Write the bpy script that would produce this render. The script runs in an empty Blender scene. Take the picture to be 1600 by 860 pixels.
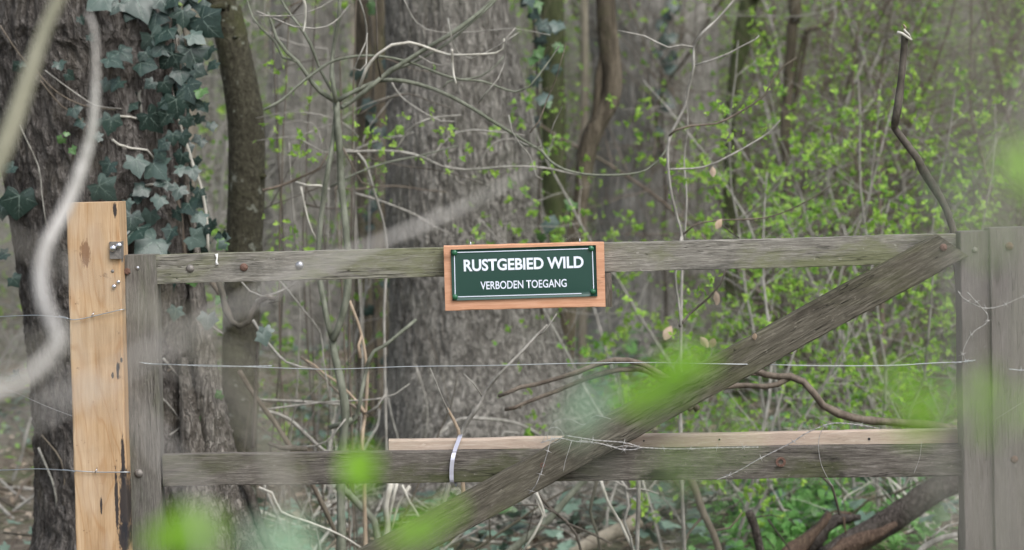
import bpy, bmesh, math, random
import numpy as np
from mathutils import Vector, Matrix, Euler
R = math.radians
rng = random.Random(7)
nrg = np.random.default_rng(7)
S = bpy.context.scene
COL = S.collection

# ------------------------------------------------------------------ camera
LENS = 84.4; F = 1600 * LENS / 36.0; CAMZ = 1.6
cd = bpy.data.cameras.new("camera"); cam = bpy.data.objects.new("camera", cd); COL.objects.link(cam)
cd.lens = LENS; cd.sensor_width = 36; cd.clip_start = 0.05; cd.clip_end = 500
CM = Matrix.Translation((0, 0, CAMZ)) @ Matrix.Rotation(R(87.0), 4, 'X') @ Matrix.Rotation(R(-1.2), 4, 'Z')
cam.matrix_world = CM; S.camera = cam
cd.dof.use_dof = True; cd.dof.focus_distance = 5.95; cd.dof.aperture_fstop = 4.6
CR = CM.to_3x3()

# ------------------------------------------------------------------ world, sun, exposure
SUN_E, SUN_R = 52, 142
w = bpy.data.worlds.new("World"); S.world = w; w.use_nodes = True
wn = w.node_tree; bg = wn.nodes['Background']
sky = wn.nodes.new('ShaderNodeTexSky'); sky.sky_type = 'NISHITA'; sky.sun_disc = False
sky.sun_elevation = R(SUN_E); sky.sun_rotation = R(SUN_R); sky.air_density = 1.0; sky.dust_density = 3.0
hs = wn.nodes.new('ShaderNodeHueSaturation'); hs.inputs['Saturation'].default_value = 0.42
wn.links.new(sky.outputs[0], hs.inputs['Color']); wn.links.new(hs.outputs[0], bg.inputs[0])
bg.inputs[1].default_value = 0.12
sl = bpy.data.lights.new("sun", 'SUN'); sl.energy = 1.15; sl.angle = R(40); sl.color = (1, .985, .965)
so = bpy.data.objects.new("sun", sl); COL.objects.link(so); so.location = (0, 0, 30)
sd = Vector((math.sin(R(SUN_R)) * math.cos(R(SUN_E)), math.cos(R(SUN_R)) * math.cos(R(SUN_E)), math.sin(R(SUN_E))))
so.rotation_euler = (sd).to_track_quat('Z', 'Y').to_euler()
S.view_settings.view_transform = 'Standard'; S.view_settings.look = 'None'
S.view_settings.exposure = 1.08; S.view_settings.gamma = 1; S.view_settings.use_curve_mapping = False

# ------------------------------------------------------------------ helpers
def at(px, py, Y):
    """the point at depth Y (metres along the ground from the camera) seen at photo pixel px,py"""
    d = CR @ Vector(((px - 800) / F, -(py - 430) / F, -1.0))
    return Vector((0, 0, CAMZ)) + d * (Y / d.y)
def wpx(n, Y): return n * Y / F

def quads(name, V, Q, mats, mi=None, smooth=True):
    me = bpy.data.meshes.new(name)
    V = np.asarray(V, dtype=np.float32); Q = np.asarray(Q, dtype=np.int32)
    me.vertices.add(len(V)); me.vertices.foreach_set('co', V.ravel())
    k = Q.shape[1]
    me.loops.add(Q.size); me.loops.foreach_set('vertex_index', Q.ravel())
    me.polygons.add(len(Q)); me.polygons.foreach_set('loop_start', np.arange(0, Q.size, k, dtype=np.int32))
    me.polygons.foreach_set('loop_total', np.full(len(Q), k, dtype=np.int32))
    for m in (mats if isinstance(mats, (list, tuple)) else [mats]): me.materials.append(m)
    if mi is not None: me.polygons.foreach_set('material_index', np.asarray(mi, dtype=np.int32))
    me.polygons.foreach_set('use_smooth', np.full(len(Q), smooth, dtype=bool))
    me.update(calc_edges=True); me.validate()
    return me

def tag(o, label=None, cat=None, group=None, kind=None):
    if label: o['label'] = label
    if cat: o['category'] = cat
    if group: o['group'] = group
    if kind: o['kind'] = kind
    return o
def empty(name, loc, label, cat, group=None):
    o = bpy.data.objects.new(name, None); COL.objects.link(o); o.location = loc
    o.empty_display_size = .1
    return tag(o, label, cat, group)
def link(name, me, parent=None, mat=None):
    """mat: world matrix of the object"""
    o = bpy.data.objects.new(name, me); COL.objects.link(o)
    M = mat if mat is not None else Matrix.Identity(4)
    if parent is not None:
        o.parent = parent; M = Matrix.Translation(-root_loc(parent)) @ M
    o.matrix_basis = M
    return o
def root_loc(o):
    v = Vector((0, 0, 0))
    while o is not None: v += o.location; o = o.parent
    return v
def dup(root, loc, rz=0, sc=1.0, label=None, group=None):
    r = root.copy(); COL.objects.link(r); r.location = loc; r.rotation_euler = (0, 0, rz); r.scale = (sc, sc, sc)
    if label: r['label'] = label
    if group: r['group'] = group
    for ch in list(root.children):
        c = ch.copy(); COL.objects.link(c); c.parent = r
        for g in list(ch.children):
            d = g.copy(); COL.objects.link(d); d.parent = c
    return r

def spline(P, step):
    """Catmull-Rom through rows of P (any number of columns), resampled about every step metres (first 3 columns)"""
    P = np.asarray(P, float); n = len(P)
    if n == 2: P = np.array([P[0], (P[0] + P[1]) / 2, P[1]]); n = 3
    A = np.vstack([2 * P[0] - P[1], P, 2 * P[-1] - P[-2]])
    out = []
    for i in range(1, n):
        p0, p1, p2, p3 = A[i - 1], A[i], A[i + 1], A[i + 2]
        k = max(1, int(np.linalg.norm((p2 - p1)[:3]) / step))
        for j in range(k):
            t = j / k
            out.append(.5 * ((2 * p1) + (-p0 + p2) * t + (2 * p0 - 5 * p1 + 4 * p2 - p3) * t * t + (-p0 + 3 * p1 - 3 * p2 + p3) * t ** 3))
    out.append(P[-1]); return np.array(out)

class Tubes:
    def __init__(s): s.V = []; s.Q = []; s.n = 0
    def add(s, P, r, sides=6, knob=0.0, cap=True, rg=nrg):
        P = np.asarray(P, float); n = len(P); r = np.broadcast_to(np.asarray(r, float), (n,)).copy()
        r = np.maximum(r, 2e-4)
        if cap:
            P = np.vstack([P[0], P, P[-1]]); r = np.concatenate([[1e-4], r, [1e-4]]); n += 2
        T = np.gradient(P, axis=0); T[0] = T[1] if cap else T[0]; T[-1] = T[-2] if cap else T[-1]
        L = np.linalg.norm(T, axis=1, keepdims=True); L[L < 1e-9] = 1; T = T / L
        a = np.array([0, 0, 1.]) if abs(T[0][2]) < .9 else np.array([1., 0, 0])
        U = np.zeros_like(P); u = np.cross(T[0], a)
        for i in range(n):
            u = u - T[i] * np.dot(u, T[i]); l = np.linalg.norm(u); u = u / l if l > 1e-9 else np.array([1., 0, 0]); U[i] = u
        W = np.cross(T, U)
        th = np.arange(sides) * 2 * np.pi / sides
        rr = r[:, None] * (1 + (knob * rg.uniform(-1, 1, (n, sides)) if knob else 0))
        V = P[:, None, :] + rr[..., None] * (np.cos(th)[None, :, None] * U[:, None, :] + np.sin(th)[None, :, None] * W[:, None, :])
        i = np.arange(n - 1)[:, None] * sides; j = np.arange(sides)[None, :]; k = (j + 1) % sides
        q = np.stack([i + j, i + k, i + sides + k, i + sides + j], -1).reshape(-1, 4) + s.n
        s.V.append(V.reshape(-1, 3)); s.Q.append(q); s.n += n * sides
    def mesh(s, name, mat, origin=(0, 0, 0)):
        return quads(name, np.vstack(s.V) - np.array(origin), np.vstack(s.Q), mat)

def vnoise(u, v, nu, nv, seed):
    """smooth value noise; u in [0,1) wraps with nu cells, v in cells"""
    g = np.random.default_rng(seed).uniform(-1, 1, (nu, 512))
    x = (u % 1.0) * nu; y = v * nv
    xi = np.floor(x).astype(int); yi = np.floor(y).astype(int); fx = x - xi; fy = y - yi
    fx = fx * fx * (3 - 2 * fx); fy = fy * fy * (3 - 2 * fy)
    a = g[xi % nu, yi % 512]; b = g[(xi + 1) % nu, yi % 512]; c = g[xi % nu, (yi + 1) % 512]; d = g[(xi + 1) % nu, (yi + 1) % 512]
    return a * (1 - fx) * (1 - fy) + b * fx * (1 - fy) + c * (1 - fx) * fy + d * fx * fy

# ------------------------------------------------------------------ materials
class NT:
    def __init__(s, name):
        s.m = bpy.data.materials.new(name); s.m.use_nodes = True; s.t = s.m.node_tree; s.b = s.t.nodes['Principled BSDF']
        s.out = s.t.nodes['Material Output']
    def n(s, typ, **kw):
        x = s.t.nodes.new(typ)
        for k, v in kw.items(): setattr(x, k, v)
        return x
    def l(s, a, b): s.t.links.new(a, b)
    def coords(s, scale=(1, 1, 1), loc=(0, 0, 0), rand=False, which='Object'):
        tc = s.n('ShaderNodeTexCoord'); mp = s.n('ShaderNodeMapping'); mp.inputs['Scale'].default_value = scale
        mp.inputs['Location'].default_value = loc; s.l(tc.outputs[which], mp.inputs[0]); return mp.outputs[0]
    def noise(s, vec, scale, detail=4, rough=.6, dist=0):
        x = s.n('ShaderNodeTexNoise'); x.inputs['Scale'].default_value = scale; x.inputs['Detail'].default_value = detail
        x.inputs['Roughness'].default_value = rough; x.inputs['Distortion'].default_value = dist; s.l(vec, x.inputs[0]); return x.outputs['Fac']
    def voro(s, vec, scale, feature='F1'):
        x = s.n('ShaderNodeTexVoronoi', feature=feature); x.inputs['Scale'].default_value = scale; s.l(vec, x.inputs['Vector']); return x.outputs['Distance']
    def ramp(s, fac, stops):
        x = s.n('ShaderNodeValToRGB'); e = x.color_ramp.elements
        while len(e) > 1: e.remove(e[-1])
        e[0].position = stops[0][0]; e[0].color = (*stops[0][1], 1)
        for p, c in stops[1:]:
            k = e.new(p); k.color = (*c, 1)
        s.l(fac, x.inputs[0]); return x.outputs[0]
    def mix(s, fac, a, b, mode='MIX'):
        x = s.n('ShaderNodeMix', data_type='RGBA', blend_type=mode)
        for i, v in ((0, fac), (6, a), (7, b)):
            if isinstance(v, (int, float)): x.inputs[i].default_value = v
            elif isinstance(v, tuple): x.inputs[i].default_value = (*v, 1)
            else: s.l(v, x.inputs[i])
        return x.outputs[2]
    def math(s, op, a, b=0.0, clamp=False, c=None):
        x = s.n('ShaderNodeMath', operation=op); x.use_clamp = clamp
        for i, v in ((0, a), (1, b), (2, c)):
            if v is None: continue
            if isinstance(v, (int, float)): x.inputs[i].default_value = v
            else: s.l(v, x.inputs[i])
        return x.outputs[0]
    def rng01(s, v, a, b):
        x = s.n('ShaderNodeMapRange'); x.interpolation_type = 'SMOOTHSTEP'; x.inputs[1].default_value = a; x.inputs[2].default_value = b
        s.l(v, x.inputs[0]); return x.outputs[0]
    def bump(s, h, dist, strength=1.0):
        x = s.n('ShaderNodeBump'); x.inputs['Distance'].default_value = dist; x.inputs['Strength'].default_value = strength
        s.l(h, x.inputs['Height']); s.l(x.outputs[0], s.b.inputs['Normal'])
    def base(s, c, rough=.8, spec=.3):
        if isinstance(c, tuple): s.b.inputs['Base Color'].default_value = (*c, 1)
        else: s.l(c, s.b.inputs['Base Color'])
        s.b.inputs['Roughness'].default_value = rough; s.b.inputs['Specular IOR Level'].default_value = spec
        return s.m

def C(*v): return tuple(x for x in v)
def mat_bark(name, dark, mid, light, sc=1.0, moss=.3, mossc=(.07, .085, .035), fiss=1.0, bump=.012, lichen=0.0, zs=.2):
    t = NT(name)
    v = t.coords((1, 1, zs)); v1 = t.coords((1, 1, 1)); vs = t.coords((1, 1, zs * .5))
    n1 = t.noise(v, 40 * sc, 8, .7, .5)
    ra = t.math('ABSOLUTE', t.math('SUBTRACT', t.noise(vs, 30 * sc, 3, .55, .35), .5))
    rb = t.math('ABSOLUTE', t.math('SUBTRACT', t.noise(v, 55 * sc, 3, .6, .6), .5))
    cr = t.math('MULTIPLY', t.rng01(ra, .0, .10), t.math('ADD', t.math('MULTIPLY', t.rng01(rb, .0, .11), .55), .45))
    n2 = t.noise(v1, 2.6, 4, .6); n3 = t.noise(v1, 150 * sc, 3, .7)
    h = t.math('ADD', t.math('MULTIPLY', cr, fiss * .75), t.math('MULTIPLY', n1, 1.0))
    h = t.math('ADD', h, t.math('MULTIPLY', n3, .3))
    lo, hi = .12 + 0 * fiss, (.35 + .34 * fiss)
    col = t.ramp(t.math('MULTIPLY', h, .5), [(.26, dark), (.36 + .12 * fiss, mid), (.52 + .3 * fiss, light)])
    col = t.mix(t.math('MULTIPLY', t.rng01(n2, .35, .8), .45), col, tuple(x * .6 for x in mid))
    col = t.mix(t.math('MULTIPLY', t.rng01(t.noise(v1, 4.1, 5, .65), .48, .7), moss), col, mossc)
    if lichen: col = t.mix(t.math('MULTIPLY', t.rng01(t.noise(v1, 17, 3, .6), .62, .7), lichen), col, (.3, .32, .27))
    t.bump(h, bump); return t.base(col, .92, .15)
def mat_twig(name, a, b, sc=40, rough=.75):
    t = NT(name); v = t.coords((1, 1, .4))
    n = t.noise(v, sc, 4, .7); n2 = t.noise(v, 3, 3)
    col = t.mix(t.rng01(n, .3, .7), a, b); col = t.mix(t.math('MULTIPLY', t.rng01(n2, .45, .75), .5), col, (.07, .085, .05))
    t.bump(n, .002); return t.base(col, rough, .25)
def mat_leaf(name, a, b, trans=.35, rough=.5, spec=.3, rscale=3.0):
    t = NT(name)
    oi = t.n('ShaderNodeObjectInfo')
    geo = t.n('ShaderNodeNewGeometry')
    n = t.noise(t.coords(), rscale, 2)
    f = t.math('ADD', t.math('MULTIPLY', n, .5), t.math('MULTIPLY', geo.outputs['Random Per Island'], .5))
    f = t.math('ADD', t.math('MULTIPLY', f, .8), t.math('MULTIPLY', oi.outputs['Random'], .2))
    col = t.mix(t.rng01(f, .25, .75), a, b); t.base(col, rough, spec)
    if trans:
        tr = t.n('ShaderNodeBsdfTranslucent'); t.l(col, tr.inputs[0]); mx = t.n('ShaderNodeMixShader'); mx.inputs[0].default_value = trans
        t.l(t.b.outputs[0], mx.inputs[1]); t.l(tr.outputs[0], mx.inputs[2]); t.l(mx.outputs[0], t.out.inputs[0])
    return t.m
def mat_wood(name, dark, mid, light, green=.5, greenc=(.13, .15, .06), gsc=1.0, blotch=(.05, .05, .045), blo=.5, bump=.0018, crack=.5):
    """weathered sawn timber; grain runs along object X"""
    t = NT(name)
    oi = t.n('ShaderNodeObjectInfo')
    tc = t.n('ShaderNodeTexCoord'); cmb = t.n('ShaderNodeCombineXYZ'); t.l(t.math('MULTIPLY', oi.outputs['Random'], 7.3), cmb.inputs[0])
    ad = t.n('ShaderNodeVectorMath', operation='ADD'); t.l(tc.outputs['Object'], ad.inputs[0]); t.l(cmb.outputs[0], ad.inputs[1])
    def mp(s):
        x = t.n('ShaderNodeMapping'); x.inputs['Scale'].default_value = s; t.l(ad.outputs[0], x.inputs[0]); return x.outputs[0]
    g1 = t.noise(mp((2.6, 34, 34)), 4 * gsc, 7, .72, .5)
    g2 = t.noise(mp((9, 110, 110)), 4 * gsc, 5, .75, .3)
    crk = t.noise(mp((.8, 26, 26)), 4 * gsc, 3, .5, .5)
    crm = t.math('SUBTRACT', 1.0, t.rng01(t.math('ABSOLUTE', t.math('SUBTRACT', crk, .5)), .0, .012))
    crm = t.math('MULTIPLY', crm, t.rng01(t.noise(mp((2, 6, 6)), 2, 2), .48, .6))
    h = t.math('ADD', t.math('MULTIPLY', g1, .8), t.math('MULTIPLY', g2, .5)); h = t.math('SUBTRACT', h, t.math('MULTIPLY', crm, 1.0))
    col = t.ramp(t.math('ADD', t.math('MULTIPLY', g1, .55), t.math('MULTIPLY', g2, .45)), [(.3, dark), (.5, mid), (.7, light)])
    n3 = t.noise(mp((1, 2.2, 2.2)), 3.3, 6, .68)
    col = t.mix(t.math('MULTIPLY', t.rng01(n3, .52, .66), blo), col, blotch)
    n4 = t.noise(mp((1, 3, 3)), 2.1, 6, .7, .6)
    col = t.mix(t.math('MULTIPLY', t.rng01(n4, .47, .66), green), col, greenc)
    kd = t.voro(mp((2.2, 9, 9)), 1.0); col = t.mix(t.math('MULTIPLY', t.math('SUBTRACT', 1.0, t.rng01(t.math('ADD', kd, t.math('MULTIPLY', g1, .06)), .08, .15)), .65), col, tuple(x * .5 for x in dark))
    n5 = t.noise(mp((6, 9, 9)), 9, 3, .6)
    col = t.mix(t.math('MULTIPLY', t.rng01(n5, .66, .72), .45), col, light)
    col = t.mix(t.math('MULTIPLY', crm, crack), col, tuple(x * .25 for x in dark))
    t.bump(h, bump); return t.base(col, .85, .2)

def flat(name, c, rough=.5, metal=0, spec=.5, nz=0.0, c2=None, sc=60):
    t = NT(name)
    if c2:
        n = t.noise(t.coords(), sc, 5, .65); t.base(t.mix(t.rng01(n, .35, .65), c, c2), rough, spec)
        if nz: t.bump(n, nz)
    else: t.base(c, rough, spec)
    t.b.inputs['Metallic'].default_value = metal; return t.m

M = {}
M['oak'] = mat_bark('oak_bark', (.045, .041, .035), (.25, .235, .208), (.44, .42, .38), 1.0, .15, (.17, .18, .13), fiss=1.1, bump=.022, zs=.42)
M['ivytree'] = mat_bark('ivy_tree_bark', (.028, .024, .022), (.13, .117, .106), (.28, .26, .24), 1.15, .3, (.085, .07, .035), fiss=.7, bump=.02, zs=.4)
M['rootbark'] = mat_bark('pale_root_bark', (.05, .043, .035), (.20, .18, .155), (.38, .35, .31), 1.2, .2, fiss=1.2, bump=.02, zs=.12)
M['smooth'] = mat_bark('slim_bark', (.022, .02, .014), (.062, .058, .04), (.155, .148, .112), 1.2, .75, (.058, .062, .025), fiss=.3, bump=.009, lichen=.55, zs=1.0)
M['far'] = mat_bark('far_bark', (.12, .112, .10), (.28, .265, .24), (.42, .40, .37), .5, .25, (.19, .20, .15), fiss=.8, bump=.02)
M['farbrown'] = mat_bark('far_brown_bark', (.04, .034, .026), (.105, .088, .064), (.21, .18, .14), .6, .4, (.09, .10, .04), fiss=.4, bump=.012)
M['beigebark'] = mat_bark('beige_bark', (.16, .14, .11), (.27, .24, .19), (.36, .33, .27), .6, .3, (.17, .18, .10), fiss=.2, bump=.006)
M['mosspole'] = mat_bark('mossy_bark', (.03, .035, .018), (.065, .075, .035), (.13, .13, .08), 1, .5, (.05, .075, .02), fiss=.2, bump=.006)
M['sapling'] = mat_twig('sapling_bark', (.095, .105, .075), (.20, .21, .165))
M['paletwig'] = mat_twig('pale_twig', (.36, .34, .29), (.56, .54, .48))
M['graytwig'] = mat_twig('grey_twig', (.18, .168, .148), (.37, .355, .32))
M['browntwig'] = mat_twig('brown_twig', (.085, .065, .05), (.17, .14, .11))
M['darktwig'] = mat_twig('dark_twig', (.045, .038, .03), (.11, .095, .078))
M['tantwig'] = mat_twig('tan_twig', (.27, .20, .14), (.40, .32, .235))
M['nearwhite'] = mat_twig('peeling_twig', (.30, .285, .26), (.46, .44, .41))
M['neartan'] = mat_twig('lichen_twig', (.30, .29, .21), (.42, .40, .31))
M['log'] = mat_bark('log_bark', (.025, .021, .018), (.08, .068, .06), (.19, .17, .152), 1.3, .2, fiss=.4, bump=.01, zs=1)
M['logwood'] = mat_bark('torn_wood', (.05, .033, .026), (.13, .09, .068), (.30, .22, .15), 2, .1, fiss=.4, bump=.008, zs=.2)
M['spring'] = mat_leaf('spring_leaf', (.13, .31, .04), (.36, .54, .09), .45)
M['springdk'] = mat_leaf('mid_leaf', (.13, .27, .045), (.22, .40, .07), .4)
M['herb'] = mat_leaf('herb_leaf', (.11, .29, .07), (.24, .46, .14), .4)
M['ivy'] = mat_leaf('ivy_leaf', (.008, .02, .015), (.03, .056, .046), .04, .38, .45, 9)
M['ivyg'] = mat_leaf('ivy_leaf_green', (.04, .11, .03), (.08, .17, .05), .15, .4, .5, 9)
M['ivypale'] = mat_leaf('ivy_leaf_pale', (.035, .06, .05), (.07, .105, .09), .05, .42, .45, 9)
M['ivyfloor'] = mat_leaf('floor_ivy_leaf', (.07, .13, .095), (.17, .25, .19), .1, .4, .5, 2)
M['vein'] = flat('ivy_vein', (.14, .19, .16), .6)
M['veing'] = flat('ivy_vein_green', (.2, .3, .12), .6)
M['nearleaf'] = mat_leaf('near_leaf', (.17, .38, .02), (.26, .48, .04), .5)
M['nearmint'] = mat_leaf('near_leaf_pale', (.22, .38, .22), (.32, .46, .33), .3)
M['dry'] = mat_leaf('dry_leaf', (.36, .24, .15), (.60, .48, .37), .3)
M['litter'] = mat_leaf('litter_leaf', (.12, .09, .065), (.36, .30, .23), .1)
M['rail'] = mat_wood('weathered_rail', (.06, .055, .047), (.21, .198, .172), (.43, .41, .37), .65, (.15, .165, .07), blo=.6, bump=.003, crack=.8)
M['stile'] = mat_wood('weathered_stile', (.05, .046, .04), (.13, .121, .108), (.25, .237, .212), .35, (.12, .14, .075), blo=.4)
M['brace'] = mat_wood('weathered_brace', (.03, .027, .021), (.098, .088, .068), (.235, .215, .175), .45, (.075, .085, .03), blo=.8, blotch=(.04, .034, .027), bump=.003, crack=.8)
M['lowrail'] = mat_wood('mossy_low_rail', (.035, .031, .027), (.112, .10, .087), (.30, .275, .245), .6, (.06, .072, .022), blo=.95, blotch=(.022, .02, .018), bump=.003, crack=.8)
M['batten'] = mat_wood('new_batten', (.31, .235, .185), (.42, .335, .27), (.54, .47, .40), .15, (.33, .32, .22), blo=.3, blotch=(.27, .225, .19), bump=.0008, crack=.2)
M['signwood'] = mat_wood('red_cedar', (.40, .19, .105), (.56, .30, .185), (.66, .40, .27), 0, blo=.12, blotch=(.35, .2, .13), bump=.0006, gsc=.6, crack=.3)
M['post2'] = mat_wood('grey_plank', (.095, .08, .078), (.155, .135, .132), (.235, .21, .205), .15, (.11, .125, .075), blo=.5, blotch=(.08, .066, .064), bump=.003)
M['steel'] = flat('bolt_steel', (.28, .29, .31), .38, .8, c2=(.42, .43, .46), sc=90)
M['zinc'] = flat('zinc', (.62, .63, .68), .22, 1.0)
M['rust'] = flat('rust', (.10, .05, .035), .8, .1, c2=(.17, .10, .075), nz=.002, sc=200)
M['dull'] = flat('dull_bolt', (.15, .14, .13), .6, .5, c2=(.24, .22, .20), sc=150)
M['darkiron'] = flat('dark_iron', (.03, .03, .032), .5, .6)
M['wire'] = flat('galvanised_wire', (.42, .45, .47), .35, .85)
M['oldwire'] = flat('old_barbed_wire', (.25, .24, .23), .55, .6, c2=(.42, .41, .40), sc=80)
M['enamel'] = flat('green_enamel', (.018, .058, .045), .28, 0, .5)
M['capgreen'] = flat('green_cap', (.016, .10, .045), .25)
M['ink'] = flat('white_print', (.72, .77, .88), .4)
M['white'] = flat('white_dropping', (.75, .75, .73), .6)
M['strap'] = flat('galvanised_strap', (.6, .6, .7), .3, .6)

def mat_newpost():
    t = NT('new_post_wood')
    tc = t.n('ShaderNodeTexCoord'); sp = t.n('ShaderNodeSeparateXYZ'); t.l(tc.outputs['Object'], sp.inputs[0])
    def mp(s, loc=(0, 0, 0)):
        x = t.n('ShaderNodeMapping'); x.inputs['Scale'].default_value = s; x.inputs['Location'].default_value = loc; t.l(tc.outputs['Object'], x.inputs[0]); return x.outputs[0]
    g = t.noise(mp((1.0, 9, 9)), 3, 4, .55, .9)
    # growth rings: bands of a slowly warped field
    rings = t.math('FRACT', t.math('MULTIPLY', t.noise(mp((.9, 5, 5)), 1.6, 2, .4, .3), 16))
    rings = t.math('ABSOLUTE', t.math('SUBTRACT', rings, .5))
    f2 = t.noise(mp((3, 90, 90)), 4, 5, .7)
    col = t.ramp(t.math('ADD', t.math('MULTIPLY', g, .6), t.math('MULTIPLY', f2, .4)), [(.3, (.27, .165, .085)), (.5, (.43, .29, .165)), (.7, (.55, .41, .27))])
    col = t.mix(t.math('MULTIPLY', t.rng01(rings, .34, .5), .5), col, (.33, .18, .08))
    col = t.mix(t.math('MULTIPLY', t.rng01(t.noise(mp((1, 2.5, 2.5)), 4, 4, .6), .5, .7), .4), col, (.46, .37, .28))
    # tool marks and knots
    kn = t.noise(mp((14, 12, 12)), 2.6, 5, .75); col = t.mix(t.math('MULTIPLY', t.rng01(kn, .62, .70), .7), col, (.14, .085, .05))
    def spot(x, z, a, b, col, c, k=1.0):
        dx = t.math('DIVIDE', t.math('SUBTRACT', sp.outputs[0], x), a); dz = t.math('DIVIDE', t.math('ADD', sp.outputs[2], z), b)
        d = t.math('SQRT', t.math('ADD', t.math('MULTIPLY', dx, dx), t.math('MULTIPLY', dz, dz)))
        d = t.math('ADD', d, t.math('MULTIPLY', t.math('SUBTRACT', t.noise(mp((20, 70, 70)), 3, 5, .7), .5), 1.6))
        front = t.math('LESS_THAN', sp.outputs[1], 0.0)
        return t.mix(t.math('MULTIPLY', t.math('MULTIPLY', t.math('SUBTRACT', 1.0, t.rng01(d, .75, 1.15)), k), front), col, c)
    col = spot(POSTL / 2 - wpx(78, 6), -wpx(13, 6), wpx(20, 6), wpx(8, 6), col, (.15, .07, .035), .75)
    for (yy, xx, hh, ww) in POST_STAINS: col = spot(POSTL / 2 - wpx(yy, 6), wpx(xx, 6), wpx(hh, 6), wpx(ww, 6), col, (.022, .022, .026), .95)
    t.bump(t.math('ADD', t.math('MULTIPLY', f2, .5), g), .0012); return t.base(col, .7, .25)
# POST_STAINS: pixels down from the top, pixels right of the centre line, half height, half width
POSTL = 1.55
POST_STAINS = [(12, 35, 12, 3), (255, 33, 7, 2.5), (268, 24, 5, 2), (262, 32, 14, 2), (400, 36, 40, 3), (470, 36, 62, 8), (465, 24, 50, 3), (470, 0, 14, 2), (520, 34, 30, 9), (245, 38, 4, 2)]
M['newpost'] = mat_newpost()

# ------------------------------------------------------------------ ground and hill
def gz(x, y):
    """ground height"""
    z = 0.05 * math.sin(x * .9 + 1) * math.sin(y * .5) + .03 * math.sin(x * 2.3 + y * 1.7)
    if y > 14: z += (y - 14) * .012
    if y > 30: z += 9.5 * (1 - math.cos(min(1, (y - 30) / 26) * math.pi)) / 2
    return z
t = NT('forest_floor')
v = t.coords(); n1 = t.noise(v, 1.3, 6, .7); n2 = t.noise(v, 22, 6, .75); n3 = t.noise(v, .7, 3)
c = t.ramp(n2, [(.3, (.07, .055, .042)), (.5, (.19, .16, .125)), (.7, (.36, .32, .26))])
c = t.mix(t.math('MULTIPLY', t.rng01(n1, .42, .6), .6), c, (.075, .115, .04))
t.bump(n2, .04); M['floor'] = t.base(c, .95, .1)
t = NT('wooded_slope')
v = t.coords(); n1 = t.noise(v, .55, 7, .75); n2 = t.noise(v, 5, 6, .8)
c = t.ramp(n2, [(.3, (.08, .078, .062)), (.5, (.20, .195, .165)), (.7, (.38, .37, .335))])
c = t.mix(t.math('MULTIPLY', t.rng01(n1, .42, .58), .6), c, (.15, .22, .07))
t.bump(n2, .25); M['slope'] = t.base(c, .95, .1)

xs = np.concatenate([np.linspace(-120, -7, 18), np.linspace(-6.5, 6.5, 90), np.linspace(7, 120, 18)])
ys = np.concatenate([np.linspace(-60, 3.5, 10), np.linspace(4, 24, 130), np.linspace(25, 34, 16)])
def sheet(xs, ys, jit=0.0):
    V = np.array([[x, y, gz(x, y) + (nrg.uniform(-jit, jit) if abs(x) < 7 and 4 < y < 24 else 0)] for y in ys for x in xs])
    nx = len(xs); i = np.arange(len(ys) - 1)[:, None] * nx; j = np.arange(nx - 1)[None, :]
    return V, np.stack([i + j, i + j + 1, i + nx + j + 1, i + nx + j], -1).reshape(-1, 4)
V, Q = sheet(xs, ys, .012); tag(link('ground', quads('ground', V, Q, M['floor'])), kind='structure')
V, Q = sheet(np.linspace(-120, 120, 120), np.linspace(34, 90, 50)); V[:, 2] += nrg.uniform(-.25, .25, len(V)) * (V[:, 1] > 34.5)
tag(link('hill', quads('hill', V, Q, M['slope'])), kind='structure')

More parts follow.
